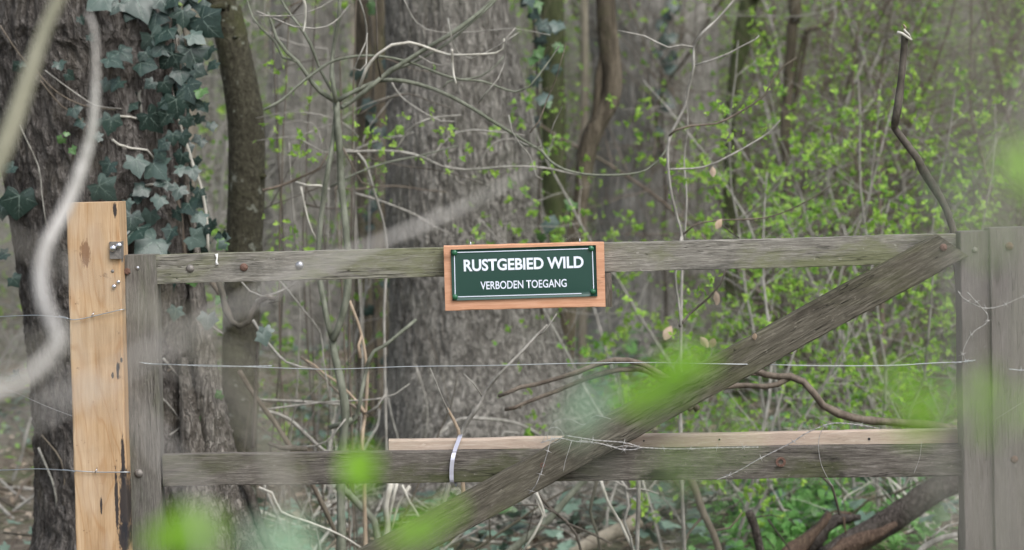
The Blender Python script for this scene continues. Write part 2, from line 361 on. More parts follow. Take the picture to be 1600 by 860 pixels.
# ------------------------------------------------------------------ trunks
def trunk(name, px, Y, mat, label, ridge=.012, nu=56, vs=7, flare=1.35, lobes=.0, sides=160, step=.02, top=7.5, group=None, seed=1, cat='tree', dens=1.0, limbs=()):
    """px: list of (x, y, width) pixels, from the top down"""
    pts = []
    for (x, y, wd) in px:
        p = at(x, y, Y); pts.append([p.x, Y, p.z, wpx(wd, Y) / 2])
    pts.sort(key=lambda p: -p[2])
    g = gz(pts[-1][0], Y)
    a, b = pts[-2], pts[-1]
    if b[2] > g + .05:
        k = (g - .15 - b[2]) / (b[2] - a[2]) if abs(b[2] - a[2]) > 1e-3 else 0
        k = min(k, 3) if k > 0 else 0
        pts.append([b[0] + (b[0] - a[0]) * min(k, 1.0) * .7, Y, g - .15, b[3] * flare])
    a, b = pts[0], pts[1]; k = (top - a[2]) / max(.3, (a[2] - b[2]))
    for q in (.35, .7, 1.0): pts.insert(0, [a[0] + (a[0] - b[0]) * min(k, 2.5) * q, Y + .3 * q, a[2] + (top - a[2]) * q, a[3] * (1 - .3 * q)])
    P = spline(pts, step)
    n = len(P); th = np.arange(sides) / sides; L = np.arange(n) * step
    uu, vv = np.meshgrid(th, L)
    r = P[:, 3][:, None]
    d = np.zeros_like(uu)
    warp = (vnoise(uu, vv, 9, 3, seed + 9) * .018 + vnoise(uu, vv, 21, 9, seed + 8) * .009)
    a1 = 1 - np.abs(vnoise(uu + warp, vv, nu, vs, seed)) * 2; a2 = 1 - np.abs(vnoise(uu + warp, vv, nu * 2, vs * 2.2, seed + 1)) * 2
    d += ridge * (a1 * .7 + a2 * .3) + r * .05 * vnoise(uu, vv, 6, 1.1, seed + 2)
    low = np.clip(1 - (P[:, 2] - g) / .9, 0, 1)[:, None]
    if lobes: d += r * lobes * low ** 1.6 * (vnoise(uu, vv * .15, 7, 1, seed + 3) + .35)
    rr = r + d
    X = P[:, 0][:, None] + rr * np.cos(uu * 2 * np.pi); Yy = P[:, 1][:, None] + rr * np.sin(uu * 2 * np.pi); Z = np.repeat(P[:, 2][:, None], sides, 1)
    V = np.stack([X, Yy, Z], -1).reshape(-1, 3)
    i = np.arange(n - 1)[:, None] * sides; j = np.arange(sides)[None, :]; k = (j + 1) % sides
    Q = np.stack([i + j, i + sides + j, i + sides + k, i + k], -1).reshape(-1, 4)
    base = Vector((pts[-1][0], Y, g))
    root = empty(name, base, label, cat, group)
    link('trunk', quads('trunk', V - np.array(base), Q, mat), root, Matrix.Translation(base))
    for lb in limbs:   # (pixel polyline, width px, taper)
        poly, wd, te = lb
        branch_part('limb', poly, wd, Y, te, mat, root)
    return root, P

def poly3(poly, Y, wob=0.0, dY=0.0, seed=0):
    r_ = random.Random(seed * 77 + len(poly)); out = []
    n = len(poly)
    for i, q in enumerate(poly):
        yy = Y + dY * i / max(1, n - 1) + (r_.uniform(-wob, wob))
        if len(q) > 2: yy = q[2]
        out.append(at(q[0], q[1], yy))
    return out
def branch_part(name, poly, wd, Y, te, mat, parent, sides=8, knob=.08, dY=0.0, wob=.02, seed=0, step=.03, nat=0.0):
    P = spline([list(p) for p in poly3(poly, Y, wob, dY, seed)], step)
    n = len(P); r = wpx(wd, Y) / 2 * np.linspace(1, te, n)
    if nat: P = P + np.cumsum(nrg.normal(0, nat, P.shape), 0) * 0.3
    if n > 10 and name not in ('root_buttress',):
        rk = np.random.default_rng(int(abs(poly[0][0]) * 7 + n + seed)); kn = max(3, n // 5); am = r.mean() * .55
        kp = np.linspace(0, n - 1, kn); J = rk.normal(0, am, (kn, 3)); J[0] = J[-1] = 0
        P = P + np.stack([np.interp(np.arange(n), kp, J[:, c]) for c in range(3)], -1)
        r = r * (1 + .18 * np.exp(-((np.arange(n)[:, None] - kp[None, 1:-1]) ** 2).min(1) / .8))
    r = r * (1 + .10 * (np.sin(np.arange(n) * .9 + seed) > .93))
    o = Vector(P[0]); T = Tubes(); T.add(P - np.array(o), r, sides, knob)
    return link(name, T.mesh(name, mat), parent, Matrix.Translation(o))

# leaf tuft template
def tuft(k, L, rg):
    V = []; Q = []
    for i in range(k):
        a = i * 2.4 + rg.uniform(-.4, .4); el = rg.uniform(.1, .9); l = L * rg.uniform(.6, 1.1); w_ = l * .34
        d = np.array([math.cos(a) * math.cos(el), math.sin(a) * math.cos(el), math.sin(el)])
        s = np.cross(d, [0, 0, 1.]); s /= np.linalg.norm(s); u = np.cross(s, d)
        b = len(V)
        V += [d * 0, d * l * .5 + s * w_ + u * l * .12, d * l + u * l * -.1, d * l * .5 - s * w_ + u * l * .12, d * l * .5]
        Q += [[b, b + 1, b + 2, b + 4], [b, b + 4, b + 2, b + 3]]
    return np.array(V), np.array(Q)
TUFT = [tuft(k, 1.0, rng) for k in (3, 4, 5, 6)]
def rotm(n, rg):
    q = rg.normal(size=(n, 4)); q /= np.linalg.norm(q, axis=1, keepdims=True); w_, x, y, z = q.T
    return np.stack([1 - 2 * (y * y + z * z), 2 * (x * y - z * w_), 2 * (x * z + y * w_), 2 * (x * y + z * w_), 1 - 2 * (x * x + z * z), 2 * (y * z - x * w_), 2 * (x * z - y * w_), 2 * (y * z + x * w_), 1 - 2 * (x * x + y * y)], -1).reshape(-1, 3, 3)
def scatter(pts, size, template, rg=nrg, up=0.0):
    pts = np.asarray(pts); n = len(pts); V0, Q0 = template
    M_ = rotm(n, rg)
    sc = np.asarray(size) * rg.uniform(.6, 1.25, n) if np.ndim(size) == 0 else size
    V = np.einsum('nij,kj->nki', M_, V0) * sc[:, None, None] + pts[:, None, :]
    Q = Q0[None] + (np.arange(n) * len(V0))[:, None, None]
    return V.reshape(-1, 3), Q.reshape(-1, 4)
def scatter_mix(pts, size, mat, name, rg=nrg):
    pts = np.asarray(pts); idx = rg.integers(0, len(TUFT), len(pts)); VV = []; QQ = []; b = 0
    for k in range(len(TUFT)):
        s_ = pts[idx == k]
        if len(s_) == 0: continue
        V, Q = scatter(s_, size, TUFT[k], rg); VV.append(V); QQ.append(Q + b); b += len(V)
    return quads(name, np.vstack(VV), np.vstack(QQ), mat, smooth=False)

def grow(start, d, length, r, depth, T, leafpts, rg, curl=.25, kids=(3, 5), sides=5, up=.1, zig=.18):
    n = max(4, int(length / .12)); p = np.array(start, float); d = np.array(d, float); d /= np.linalg.norm(d); P = [p.copy()]; D = [d.copy()]
    step = length / n
    drift = rg.normal(0, curl, 3)
    for i in range(n):
        d = d + drift * step + rg.normal(0, zig, 3) * .5 + np.array([0, 0, up * step]); d /= np.linalg.norm(d); p = p + d * step; P.append(p.copy()); D.append(d.copy())
    rr = np.linspace(r, r * .35, n + 1); T.add(P, rr, sides, 0, cap=False)
    if depth <= 1:
        for i in range(1, n + 1):
            if rg.random() < .75: leafpts.append(P[i] + rg.normal(0, .006, 3))
    if depth > 0:
        for _ in range(rg.integers(*kids)):
            i = rg.integers(1, n); q = rg.normal(0, 1, 3); q -= D[i] * np.dot(q, D[i]); q /= np.linalg.norm(q)
            nd = D[i] * rg.uniform(.5, 1.0) + q * .8
            grow(P[i], nd, length * rg.uniform(.35, .65), rr[i] * .55, depth - 1, T, leafpts, rg, curl * 1.3, kids, max(3, sides - 1), up, zig)

def make_shrub(name, label, cat, seed, h, stems, r0, twm, lfm, keep, size, depth=3, kids=(4, 7), spread=.35, group=None, loc=(0, 0, 0), nleafobj=0, zmax=99, group_=None):
    rg = np.random.default_rng(seed); root = empty(name, loc, label, cat, group)
    lp = []
    for i in range(stems):
        a = rg.uniform(0, 2 * np.pi); d = [math.cos(a) * spread * rg.uniform(.2, 1), math.sin(a) * spread * rg.uniform(.2, 1), 1]
        T = Tubes(); s0 = [math.cos(a) * .12, math.sin(a) * .12, -.1]
        # main stem
        n = int(h / .15); p = np.array(s0); dd = np.array(d) / np.linalg.norm(d); P = [p.copy()]; D = [dd]
        for k in range(n):
            dd = dd + rg.normal(0, .09, 3); dd[2] = max(dd[2], .3); dd /= np.linalg.norm(dd); p = p + dd * h / n; P.append(p.copy()); D.append(dd.copy())
        rr = np.linspace(r0, r0 * .3, n + 1) * rg.uniform(.7, 1.2); T.add(P, rr, 7, 0, cap=False)
        st = link('stem', T.mesh('stem', twm), root, Matrix.Translation(loc))
        T2 = Tubes(); 
        for k in range(2, n):
            for _ in range(2 if rg.random() < .6 else 1):
                q = rg.normal(0, 1, 3); q -= D[k] * np.dot(q, D[k]); q /= np.linalg.norm(q)
                grow(P[k], D[k] * .4 + q, h * .28 * rg.uniform(.5, 1.1) * (1 - .4 * k / n), rr[k] * .45, depth - 1, T2, lp, rg, kids=kids)
        tag(link('twigwork', T2.mesh('twigwork', twm), st, Matrix.Translation(loc)), kind='stuff')
    lp = np.array([p for p in lp if p[2] < zmax and p[2] > .15])
    if keep and len(lp):
        lp = lp[rg.random(len(lp)) < keep]
        if nleafobj:
            # the leaf sprigs nearest the camera side are single objects sharing meshes
            order = np.argsort(lp[:, 1]); near = lp[order[:nleafobj]]; rest = lp[order[nleafobj:]]
            for p in near:
                o = link('leaf_sprig', rg.choice(SPRIGS), root, Matrix.Translation(Vector(loc) + Vector(p)) @ Euler(rg.uniform(0, 6.28, 3)).to_matrix().to_4x4() @ Matrix.Scale(float(rg.uniform(.8, 1.4)) * size, 4))
            lp = rest
        if len(lp): tag(link('foliage', scatter_mix(lp, size, lfm, 'foliage', rg), root, Matrix.Translation(loc)), kind='stuff')
    return root
SPRIGS = [quads('leaf_sprig', V, Q, M['spring'], smooth=False) for V, Q in TUFT]

# ---- the named trees
LT, LTP = trunk('broad_tree', [(118, 0, 300), (128, 100, 296), (148, 250, 290), (172, 430, 286), (195, 600, 286), (222, 760, 300), (238, 860, 330)], 7.95, M['ivytree'],
   'broad dark trunk overgrown with ivy behind the new post', ridge=.014, nu=80, vs=14, flare=1.25, lobes=.3, sides=360, step=.008, top=4.0, seed=3)
OT, OTP = trunk('oak_tree', [(697, 0, 192), (706, 100, 208), (715, 200, 228), (722, 330, 246), (735, 450, 262), (748, 560, 285), (768, 650, 335), (778, 730, 372)], 11.2, M['oak'],
   'thick grey furrowed trunk standing behind the green sign', ridge=.010, nu=84, vs=11, flare=1.25, lobes=.35, sides=360, step=.012, top=6.0, seed=5)
SLIM, _s = trunk('slim_tree', [(343, -30, 48), (352, 10, 50), (368, 90, 52), (383, 180, 56), (385, 270, 56), (381, 380, 56), (376, 520, 58), (373, 700, 56), (372, 800, 60)], 9.0, M['smooth'],
   'slim dark smooth trunk leaning left beside the ivy-covered tree', ridge=.0015, nu=24, vs=8, sides=72, top=6, seed=11, flare=1.2)
trunk('crooked_tree', [(945, -20, 30), (950, 60, 31), (957, 120, 30), (950, 165, 32), (930, 200, 33), (917, 240, 30), (909, 300, 24), (896, 370, 28), (888, 460, 30), (880, 600, 34)], 11.8, M['farbrown'],
   'thin crooked brown trunk bending above the right end of the sign', ridge=.003, nu=20, vs=8, sides=56, top=6, seed=12,
   limbs=[([(927, 205), (935, 150), (942, 90), (950, 40)], 13, .7)])
trunk('forked_tree', [(1178, -40, 22), (1168, 0, 24), (1155, 70, 22), (1147, 130, 20), (1141, 180, 18), (1139, 260, 18), (1142, 400, 20), (1145, 600, 22)], 15, M['mosspole'],
   'dark mossy thin trunk forking near the top, right of the far big trunk', ridge=.003, nu=20, sides=40, step=.05, seed=13,
   limbs=[([(1147, 130), (1165, 70), (1178, 20), (1182, -20)], 10, .8), ([(1166, 30), (1185, 45), (1215, 100)], 7, .5)])
trunk('ash_pole', [(1243, -20, 18), (1238, 40, 17), (1232, 120, 15), (1227, 200, 15), (1230, 280, 14), (1234, 420, 15), (1240, 600, 16)], 14.2, M['farbrown'],
   'straight thin brown trunk between forked tree and snapped stick', ridge=.003, nu=20, sides=36, step=.05, seed=14,
   limbs=[([(1228, 250), (1250, 120), (1262, 50)], 8, .6), ([(1256, 50), (1290, 35), (1310, 10), (1330, -10)], 9, .7), ([(1256, 55), (1240, 140)], 6, .6)])
trunk('far_big_tree', [(1020, -20, 205), (1025, 100, 190), (1028, 250, 190), (1030, 400, 195), (1030, 480, 205)], 18, M['far'],
   'widest far trunk, grey and out of focus, carrying a strand of ivy', ridge=.02, nu=46, vs=5, sides=150, step=.04, lobes=.3, seed=15)
trunk('far_grey_tree', [(478, -20, 105), (475, 100, 108), (470, 250, 112), (466, 400, 116)], 19, M['far'],
   'far grey trunk left of the green sapling', ridge=.018, nu=40, vs=5, sides=110, step=.05, lobes=.3, seed=16)
trunk('brown_tree', [(578, -20, 48), (580, 100, 46), (582, 250, 46), (578, 400, 48), (582, 550, 52), (585, 700, 60)], 13.2, M['farbrown'],
   'brown trunk half hidden behind the left edge of the oak', ridge=.006, nu=26, vs=6, sides=80, step=.03, lobes=.2, seed=17)
trunk('beige_tree', [(296, -20, 22), (297, 100, 24), (294, 250, 26), (292, 400, 27), (300, 480, 28)], 12.5, M['beigebark'],
   'smooth beige trunk seen between the ivy and the slim trunk', ridge=.002, nu=16, sides=40, step=.05, seed=18)
trunk('mossy_tree', [(862, -20, 34), (864, 100, 36), (866, 250, 36), (868, 400, 38), (870, 500, 40)], 15.5, M['mosspole'],
   'mossy green-brown trunk just right of the oak', ridge=.006, nu=20, sides=50, step=.05, seed=19)
trunk('thin_beige_tree', [(912, -20, 12), (913, 150, 12), (910, 380, 13)], 16, M['beigebark'], 'very thin pale pole between oak and crooked trunk', ridge=.001, nu=12, sides=24, step=.08, seed=20)
trunk('pale_pole', [(560, -20, 12), (562, 200, 13), (563, 500, 14)], 14, M['beigebark'], 'thin pale pole left of the brown trunk', ridge=.001, nu=12, sides=24, step=.08, seed=21)
# distant wood: poles and trunks on the slope
def pole_mesh(seed, h, r):
    rg = np.random.default_rng(seed); pts = [[0, 0, -.3, r * 1.25]]; x = y = 0
    for k in range(1, 8):
        x += rg.normal(0, .06); y += rg.normal(0, .06); pts.append([x, y, h * k / 7, r * (1 - .08 * k)])
    P = spline(pts, .25); T = Tubes(); T.add(P[:, :3], P[:, 3], 14, .05, cap=False, rg=rg); return T, P
poles = []
for k, (h, r, m) in enumerate([(9, .11, 'far'), (9, .06, 'mosspole'), (8, .045, 'farbrown'), (9, .17, 'far'), (8, .05, 'beigebark')]):
    T, P = pole_mesh(40 + k, h, r)
    ro = empty('far_tree', (0, 60 + k, 0), 'distant bare trunk rising from the wooded slope', 'tree', 'far trunks in the wood behind')
    link('trunk', T.mesh('trunk', M[m]), ro, Matrix.Translation(ro.location))
    T2 = Tubes(); lp = []; rg = np.random.default_rng(90 + k)
    for _ in range(16):
        q = P[rg.integers(3, len(P) - 2)]; a = rg.uniform(0, 6.28)
        grow(q[:3], [math.cos(a), math.sin(a), .9], rg.uniform(1, 2.2), r * .3, 2, T2, lp, rg, kids=(2, 4), sides=4)
    tag(link('twigwork', T2.mesh('twigwork', M['graytwig']), ro, Matrix.Translation(ro.location)), kind='stuff')
    poles.append(ro)
def zone(x, y):
    px = 800 + x / y * F
    for lim, s_ in ((40, 'beyond the broad ivy-covered tree'), (340, 'beside the slim trunk'), (520, 'between the slim trunk and the sapling'), (600, 'by the brown tree beside the oak'), (850, 'behind the oak'), (950, 'between the oak and the crooked trunk'),
                    (1130, 'around the far big tree'), (1235, 'between the forked tree and the ash pole'), (1410, 'between the ash pole and the snapped stick'), (1500, 'over the end of the gate'), (99999, 'behind the broad gatepost')):
        if px < lim: return s_, px
for i in range(64):
    y = rng.uniform(21, 44); x = rng.uniform(-.30, .30) * y
    src = poles[rng.choice([0, 1, 2, 2, 3, 4])] if i >= 5 else poles[i]
    o = src if i < 5 else dup(src, (0, 0, 0), 0)
    zn, dz = zone(x, y); dep = 'nearer' if y < 32 else 'distant'; tag(o, '%s bare trunk rising from the wooded slope %s' % (dep, zn), 'tree', '%s bare trunks %s' % (dep, zn))
    o.location = (x, y, gz(x, y) - .05); o.rotation_euler = (rng.uniform(-.08, .08), rng.uniform(-.1, .1), rng.uniform(0, 6.28))

# ------------------------------------------------------------------ shrubs
protoR = [make_shrub('leafy_shrub', 'tall leafing shrub', 'shrub', 100 + k, 4.3, 4, .016, M['graytwig'] if k % 2 else M['browntwig'], M['spring'] if k != 1 else M['springdk'], (.11, .08, .13, .05)[k], .029, kids=(3, 6), spread=.4, zmax=4.6, loc=(0, 0, 0)) for k in range(4)]
protoL = [make_shrub('bare_shrub', 'mostly bare shrub', 'shrub', 200 + k, 4.0, 4, .016, M['graytwig'], M['spring'], .035, .036, kids=(3, 6), spread=.5, zmax=4.2) for k in range(2)]
spots = []
for i in range(46):     # right and centre right, leafy
    y = 13.5 + 20 * (i / 46) ** .9 + rng.uniform(-.5, .5); fx = rng.uniform(.095 if y < 18.8 else .02, .25)
    spots.append((fx * y, y, 'R'))
for i in range(8):
    y = rng.uniform(26, 33); spots.append((rng.uniform(-.25, .04) * y, y, 'R'))
for i in range(16):
    y = rng.uniform(13.5, 28); spots.append((rng.uniform(-.26, .03) * y, y, 'L'))
usedp = set()
for (x, y, k) in spots:
    pr = rng.choice(protoR if k == 'R' else protoL)
    o = pr if id(pr) not in usedp else dup(pr, (0, 0, 0))
    usedp.add(id(pr))
    o.location = (x, y, gz(x, y)); o.rotation_euler = (0, 0, rng.uniform(0, 6.28)); s_ = rng.uniform(.8, 1.15); o.scale = (s_, s_, s_)
    zn, dz = zone(x, y); dep = 'near' if y < 18 else 'farther' if y < 25 else 'distant'
    if k == 'R': tag(o, '%s tall shrub breaking into bright spring leaf %s' % (dep, zn), 'shrub', '%s leafing shrubs %s' % (dep, zn))
    else: tag(o, '%s bare grey shrub with few leaf tufts %s' % (dep, zn), 'shrub', '%s bare shrubs %s' % (dep, zn))
for pr in protoR + protoL:
    if id(pr) not in usedp: pr.location = (3, 30, gz(3, 30)); usedp.add(id(pr)); tag(pr, 'tall shrub breaking into bright spring leaf in the wood', 'shrub', 'leafing shrubs in the wood behind')
# nearer hawthorns with leaf sprigs one can pick apart
def near_shrub(px, Y, seed, h, stems, keep, label, n, size=.021, spread=.45, zm=1.9):
    p = at(px, 700, Y)
    return make_shrub('hawthorn_shrub', label, 'shrub', seed, h, stems, .009, M['graytwig'], M['spring'], keep * .5, size, kids=(3, 5), depth=3, spread=spread, loc=(p.x, Y, gz(p.x, Y)), nleafobj=n, zmax=zm)
near_shrub(1085, 9.6, 301, 1.7, 4, .5, 'fresh green hawthorn rising just right of the sign', 260)
near_shrub(1200, 10.8, 302, 2.2, 4, .6, 'fresh green hawthorn behind the middle of the brace', 260, .024, .45, 2.3)
near_shrub(1330, 10.0, 303, 2.0, 4, .5, 'fresh green hawthorn left of the snapped upright stick', 260)
near_shrub(1450, 11.5, 304, 2.2, 4, .6, 'fresh green hawthorn behind the top corner of the gate', 200, .024)
near_shrub(1000, 11.6, 305, 1.5, 3, .5, 'low green hawthorn between oak and far big trunk', 150, .023, .45, 1.45)
near_shrub(450, 11.6, 306, 1.9, 3, .35, 'sparse green hawthorn between slim trunk and sapling', 120, .025, .45, 2.4)
# ------------------------------------------------------------------ boards
def board(name, p0, p1, h, th, mat, parent, bev=.002, wob=.0008, step=.03, back=None, endcut=(0, 0), seed=0):
    """plank whose front face centre line runs p0 -> p1 (front faces the camera, -Y); h along the face, th in depth"""
    p0 = Vector(p0); p1 = Vector(p1); L = (p1 - p0).length; X = (p1 - p0).normalized()
    Yv = Vector((0, 1, 0)); Yv = (Yv - X * Yv.dot(X)).normalized(); Z = X.cross(Yv)
    Mx = Matrix((X, Yv, Z)).transposed().to_4x4(); Mx.translation = (p0 + p1) / 2 + Yv * th / 2
    a, b, c = th / 2, h / 2, bev
    sec = []
    for (sy, sz, a0) in ((-1, -1, 180), (1, -1, 270), (1, 1, 0), (-1, 1, 90)):
        for q in (0, 30, 60, 90):
            an = R(a0 + q); sec.append((sy * (a - c) + c * math.cos(an), sz * (b - c) + c * math.sin(an)))
    m = len(sec); n = max(3, int(L / step)); rg = np.random.default_rng(seed + int(L * 1000))
    xs_ = np.linspace(-L / 2, L / 2, n); sec = np.array(sec)
    wy = np.interp(xs_, np.linspace(-L / 2, L / 2, 9), rg.normal(0, wob, 9)); wz = np.interp(xs_, np.linspace(-L / 2, L / 2, 14), rg.normal(0, wob, 14))
    V = []
    for i, x in enumerate(xs_):
        jit = rg.normal(0, wob * .45, (m, 2)); jit[[1, 2, 5, 6, 9, 10, 13, 14]] *= 1.5
        s = sec + jit + np.array([wy[i], wz[i]])
        for (yy, zz) in s:
            xe = x
            if i == 0: xe = x + endcut[0] * zz
            if i == n - 1: xe = x + endcut[1] * zz
            V.append((xe, yy, zz))
    F_ = [(i * m + j, (i + 1) * m + j, (i + 1) * m + (j + 1) % m, i * m + (j + 1) % m) for i in range(n - 1) for j in range(m)]
    F_ += [tuple(range(m)), tuple((n - 1) * m + j for j in range(m - 1, -1, -1))]
    me = bpy.data.meshes.new(name); me.from_pydata(V, [], F_)
    bm = bmesh.new(); bm.from_mesh(me); bmesh.ops.recalc_face_normals(bm, faces=bm.faces); bm.to_mesh(me); bm.free()
    me.materials.append(mat)
    return link(name, me, parent, Mx)
def lathe(prof, sides=20):
    """profile (r, height) about -Y; dome pointing at the camera"""
    V = []; n = len(prof)
    for (r, hh) in prof:
        for k in range(sides):
            a = 2 * math.pi * k / sides; V.append((max(r, 1e-4) * math.cos(a), -hh, max(r, 1e-4) * math.sin(a)))
    i = np.arange(n - 1)[:, None] * sides; j = np.arange(sides)[None, :]; k = (j + 1) % sides
    return np.array(V), np.stack([i + j, i + k, i + sides + k, i + sides + j], -1).reshape(-1, 4)
def stud(name, px, py, Y, rpx, mat, parent, kind='dome', depth=None):
    r = wpx(rpx, Y)
    if kind == 'dome': pr = [(r, 0), (r * .97, r * .18), (r * .8, r * .42), (r * .5, r * .6), (r * .2, r * .67), (0, r * .68)]
    elif kind == 'washer': pr = [(r, 0), (r, r * .12), (r * .52, r * .14), (r * .5, -r * .05), (r * .2, -r * .3), (0, -r * .3)]
    else: pr = [(r, 0), (r, r * .5), (r * .85, r * .6), (0, r * .6)]
    V, Q = lathe(pr, 6 if kind == 'hex' else 20)
    return link(name, quads(name, V, Q, mat, smooth=(kind == 'dome')), parent, Matrix.Translation(at(px, py, Y)) @ Matrix.Rotation(rng.uniform(0, 1), 4, 'Y'))

# ------------------------------------------------------------------ the gate
YG = 6.0
gloc = at(225, 860, YG); gloc.z = 0
gate = empty('wooden_gate', gloc, 'weathered grey timber gate with two rails and a diagonal brace, carrying the green sign', 'gate')
def mid(px0, pyt0, pyb0, px1, pyt1, pyb1, Y):
    return at(px0, (pyt0 + pyb0) / 2, Y), at(px1, (pyt1 + pyb1) / 2, Y)
# hinge stile
b0 = at(218.5, 399, YG); b1 = at(229, 860, YG); dirv = (b1 - b0).normalized(); b2 = b0 + dirv * ((b0.z - .07) / -dirv.z)
board('hinge_stile', b0, b2, wpx(50, YG), .07, M['stile'], gate, bev=.003, seed=1)
p0, p1 = mid(244, 399.5, 444, 1494, 366, 411, YG + .006); board('top_rail', p0, p1, wpx(45.5, YG), .045, M['rail'], gate, bev=.0022, seed=2)
p0, p1 = mid(254, 712.5, 760, 1506, 694, 745, YG + .006); board('bottom_rail', p0, p1, wpx(49, YG), .045, M['lowrail'], gate, bev=.0022, seed=3)
p0, p1 = mid(608, 689, 756, 1507, 669, 740, YG + .055); board('new_batten', p0, p1, wpx(69, YG), .035, M['batten'], gate, bev=.005, seed=4)
# brace: upper edge (1485,362)-(854,705), lower edge (1494,408)-(826,772)
e0 = at(1492, 382, YG - .04); e1 = at(617, 861, YG - .04); dv = (e1 - e0).normalized(); e2 = e0 + dv * ((e0.z - .22) / -dv.z)
board('diagonal_brace', e2, e0 + dv * .005, wpx(53, YG), .044, M['brace'], gate, bev=.005, wob=.0012, endcut=(0, -.50), seed=5)
# low rail near the ground, below the frame
board('ground_rail', at(255, 1060, YG + .006), at(1506, 1040, YG + .006), .075, .045, M['lowrail'], gate, bev=.0022, seed=6)
r_ = at(1497, 388, YG + .001)
stud('bolt', 297, 420, YG + .006, 6.5, M['dull'], gate); stud('bolt', 381, 418, YG + .006, 6.5, M['rust'], gate); stud('bolt', 468, 415, YG + .006, 6.8, M['steel'], gate)
stud('bolt', 217, 740, YG, 7, M['dull'], gate); stud('bolt', 199, 424, YG, 5.5, M['rust'], gate, 'hex'); stud('screw', 215, 419, YG, 3.2, M['steel'], gate)
stud('bolt', 1474, 387, YG - .04, 6, M['rust'], gate); stud('washer_hole', 1220, 722, YG + .005, 8, M['rust'], gate, 'washer')
stud('screw', 1358, 686, YG + .055, 2.2, M['darkiron'], gate, 'hex'); stud('screw', 848, 727, YG - .04, 4, M['rust'], gate, 'washer')
for k, (x, y) in enumerate(((1006, 689), (1124, 687), (742, 704))):
    stud('screw', x, y, YG + .055, 1.6, M['darkiron'], gate, 'hex')
# white dropping running down the top rail
P = [at(x, y, YG + .0035) for x, y in ((338, 397), (339, 403), (338, 409), (339.5, 414))]
T = Tubes(); T.add(np.array([list(p) for p in P]) - np.array(P[0]), [wpx(2.6, 6), wpx(1.3, 6), wpx(1.6, 6), wpx(2.8, 6)], 8)
tag(link('bird_dropping', T.mesh('bird_dropping', M['white']), None, Matrix.Translation(P[0])), 'thin white bird dropping run down the left part of the top rail', 'dropping')

# strap round the low rail and batten
def ribbon(name, pts, wv, mat, parent=None, th=.0012):
    pts = [Vector(p) for p in pts]; o = pts[0].copy(); V = []; n = len(pts)
    for i, p in enumerate(pts):
        t_ = (pts[min(i + 1, n - 1)] - pts[max(i - 1, 0)]).normalized(); s_ = Vector(wv) * .5; nn = t_.cross(s_).normalized() * th
        for q in (-s_, s_): V.append(p - o + q)
        for q in (s_, -s_): V.append(p - o + q + nn)
    i = np.arange(n - 1)[:, None] * 4; j = np.arange(4)[None, :]; k = (j + 1) % 4
    return link(name, quads(name, [list(v) for v in V], np.stack([i + j, i + k, i + 4 + k, i + 4 + j], -1).reshape(-1, 4), mat, smooth=False), parent, Matrix.Translation(o))
sp_ = [at(720, 680, YG + .09), at(719.5, 681, YG + .065), at(718.5, 683, YG + .048), at(716, 690, YG + .036), at(711.5, 702, YG + .014), at(708, 714, YG - .001), at(706, 728, YG - .003), at(705.5, 742, YG - .003), at(706, 753, YG - .001), at(707, 757, YG + .02), at(711, 757, YG + .09), at(719, 700, YG + .098)]
SP = spline([list(p) for p in sp_], .006)
strap = ribbon('metal_strap', SP, (wpx(6.5, 6), 0, 0.0006), M['strap'])
tag(strap, 'shiny pale metal strap holding the new batten to the low rail', 'strap')

# ------------------------------------------------------------------ the sign
sY = YG - .040
cTL, cTR, cBR, cBL = at(693, 385, sY), at(944, 378, sY), at(946, 479.5, sY), at(696, 486, sY)
ctr = (cTL + cTR + cBR + cBL) / 4
u = ((cTR - cTL) + (cBR - cBL)).normalized(); W_ = ((cTR - cTL).length + (cBR - cBL).length) / 2; H_ = ((cTL - cBL).length + (cTR - cBR).length) / 2
vv_ = Vector((0, 1, 0)).cross(u) * -1; nn_ = Vector((0, 1, 0))
SM = Matrix((u, nn_, u.cross(nn_))).transposed().to_4x4()   # X along sign, Y into the scene, Z up
sign = empty('sign', ctr, 'green enamel sign reading RUSTGEBIED WILD on a reddish board on the top rail', 'sign')
board('backing_board', at(694.5, 435.5, sY), at(945, 429, sY), H_, .040, M['signwood'], sign, bev=.0025, wob=.0005, seed=9)
board('back_batten', at(950, 427, YG + .004), at(951, 480, YG + .004), wpx(11, 6), .03, M['lowrail'], sign, seed=10)
pY = sY - .0045
pc = [at(704.5, 390.3, pY), at(931.5, 383.3, pY), at(933, 463, pY), at(706.5, 470.3, pY)]
pcen = (pc[0] + pc[1] + pc[2] + pc[3]) / 4; pu = ((pc[1] - pc[0]) + (pc[2] - pc[3])).normalized()
PM = Matrix((pu, nn_, pu.cross(nn_))).transposed().to_4x4(); PM.translation = pcen
pw = ((pc[1] - pc[0]).length + (pc[2] - pc[3]).length) / 2; ph = ((pc[0] - pc[3]).length + (pc[1] - pc[2]).length) / 2
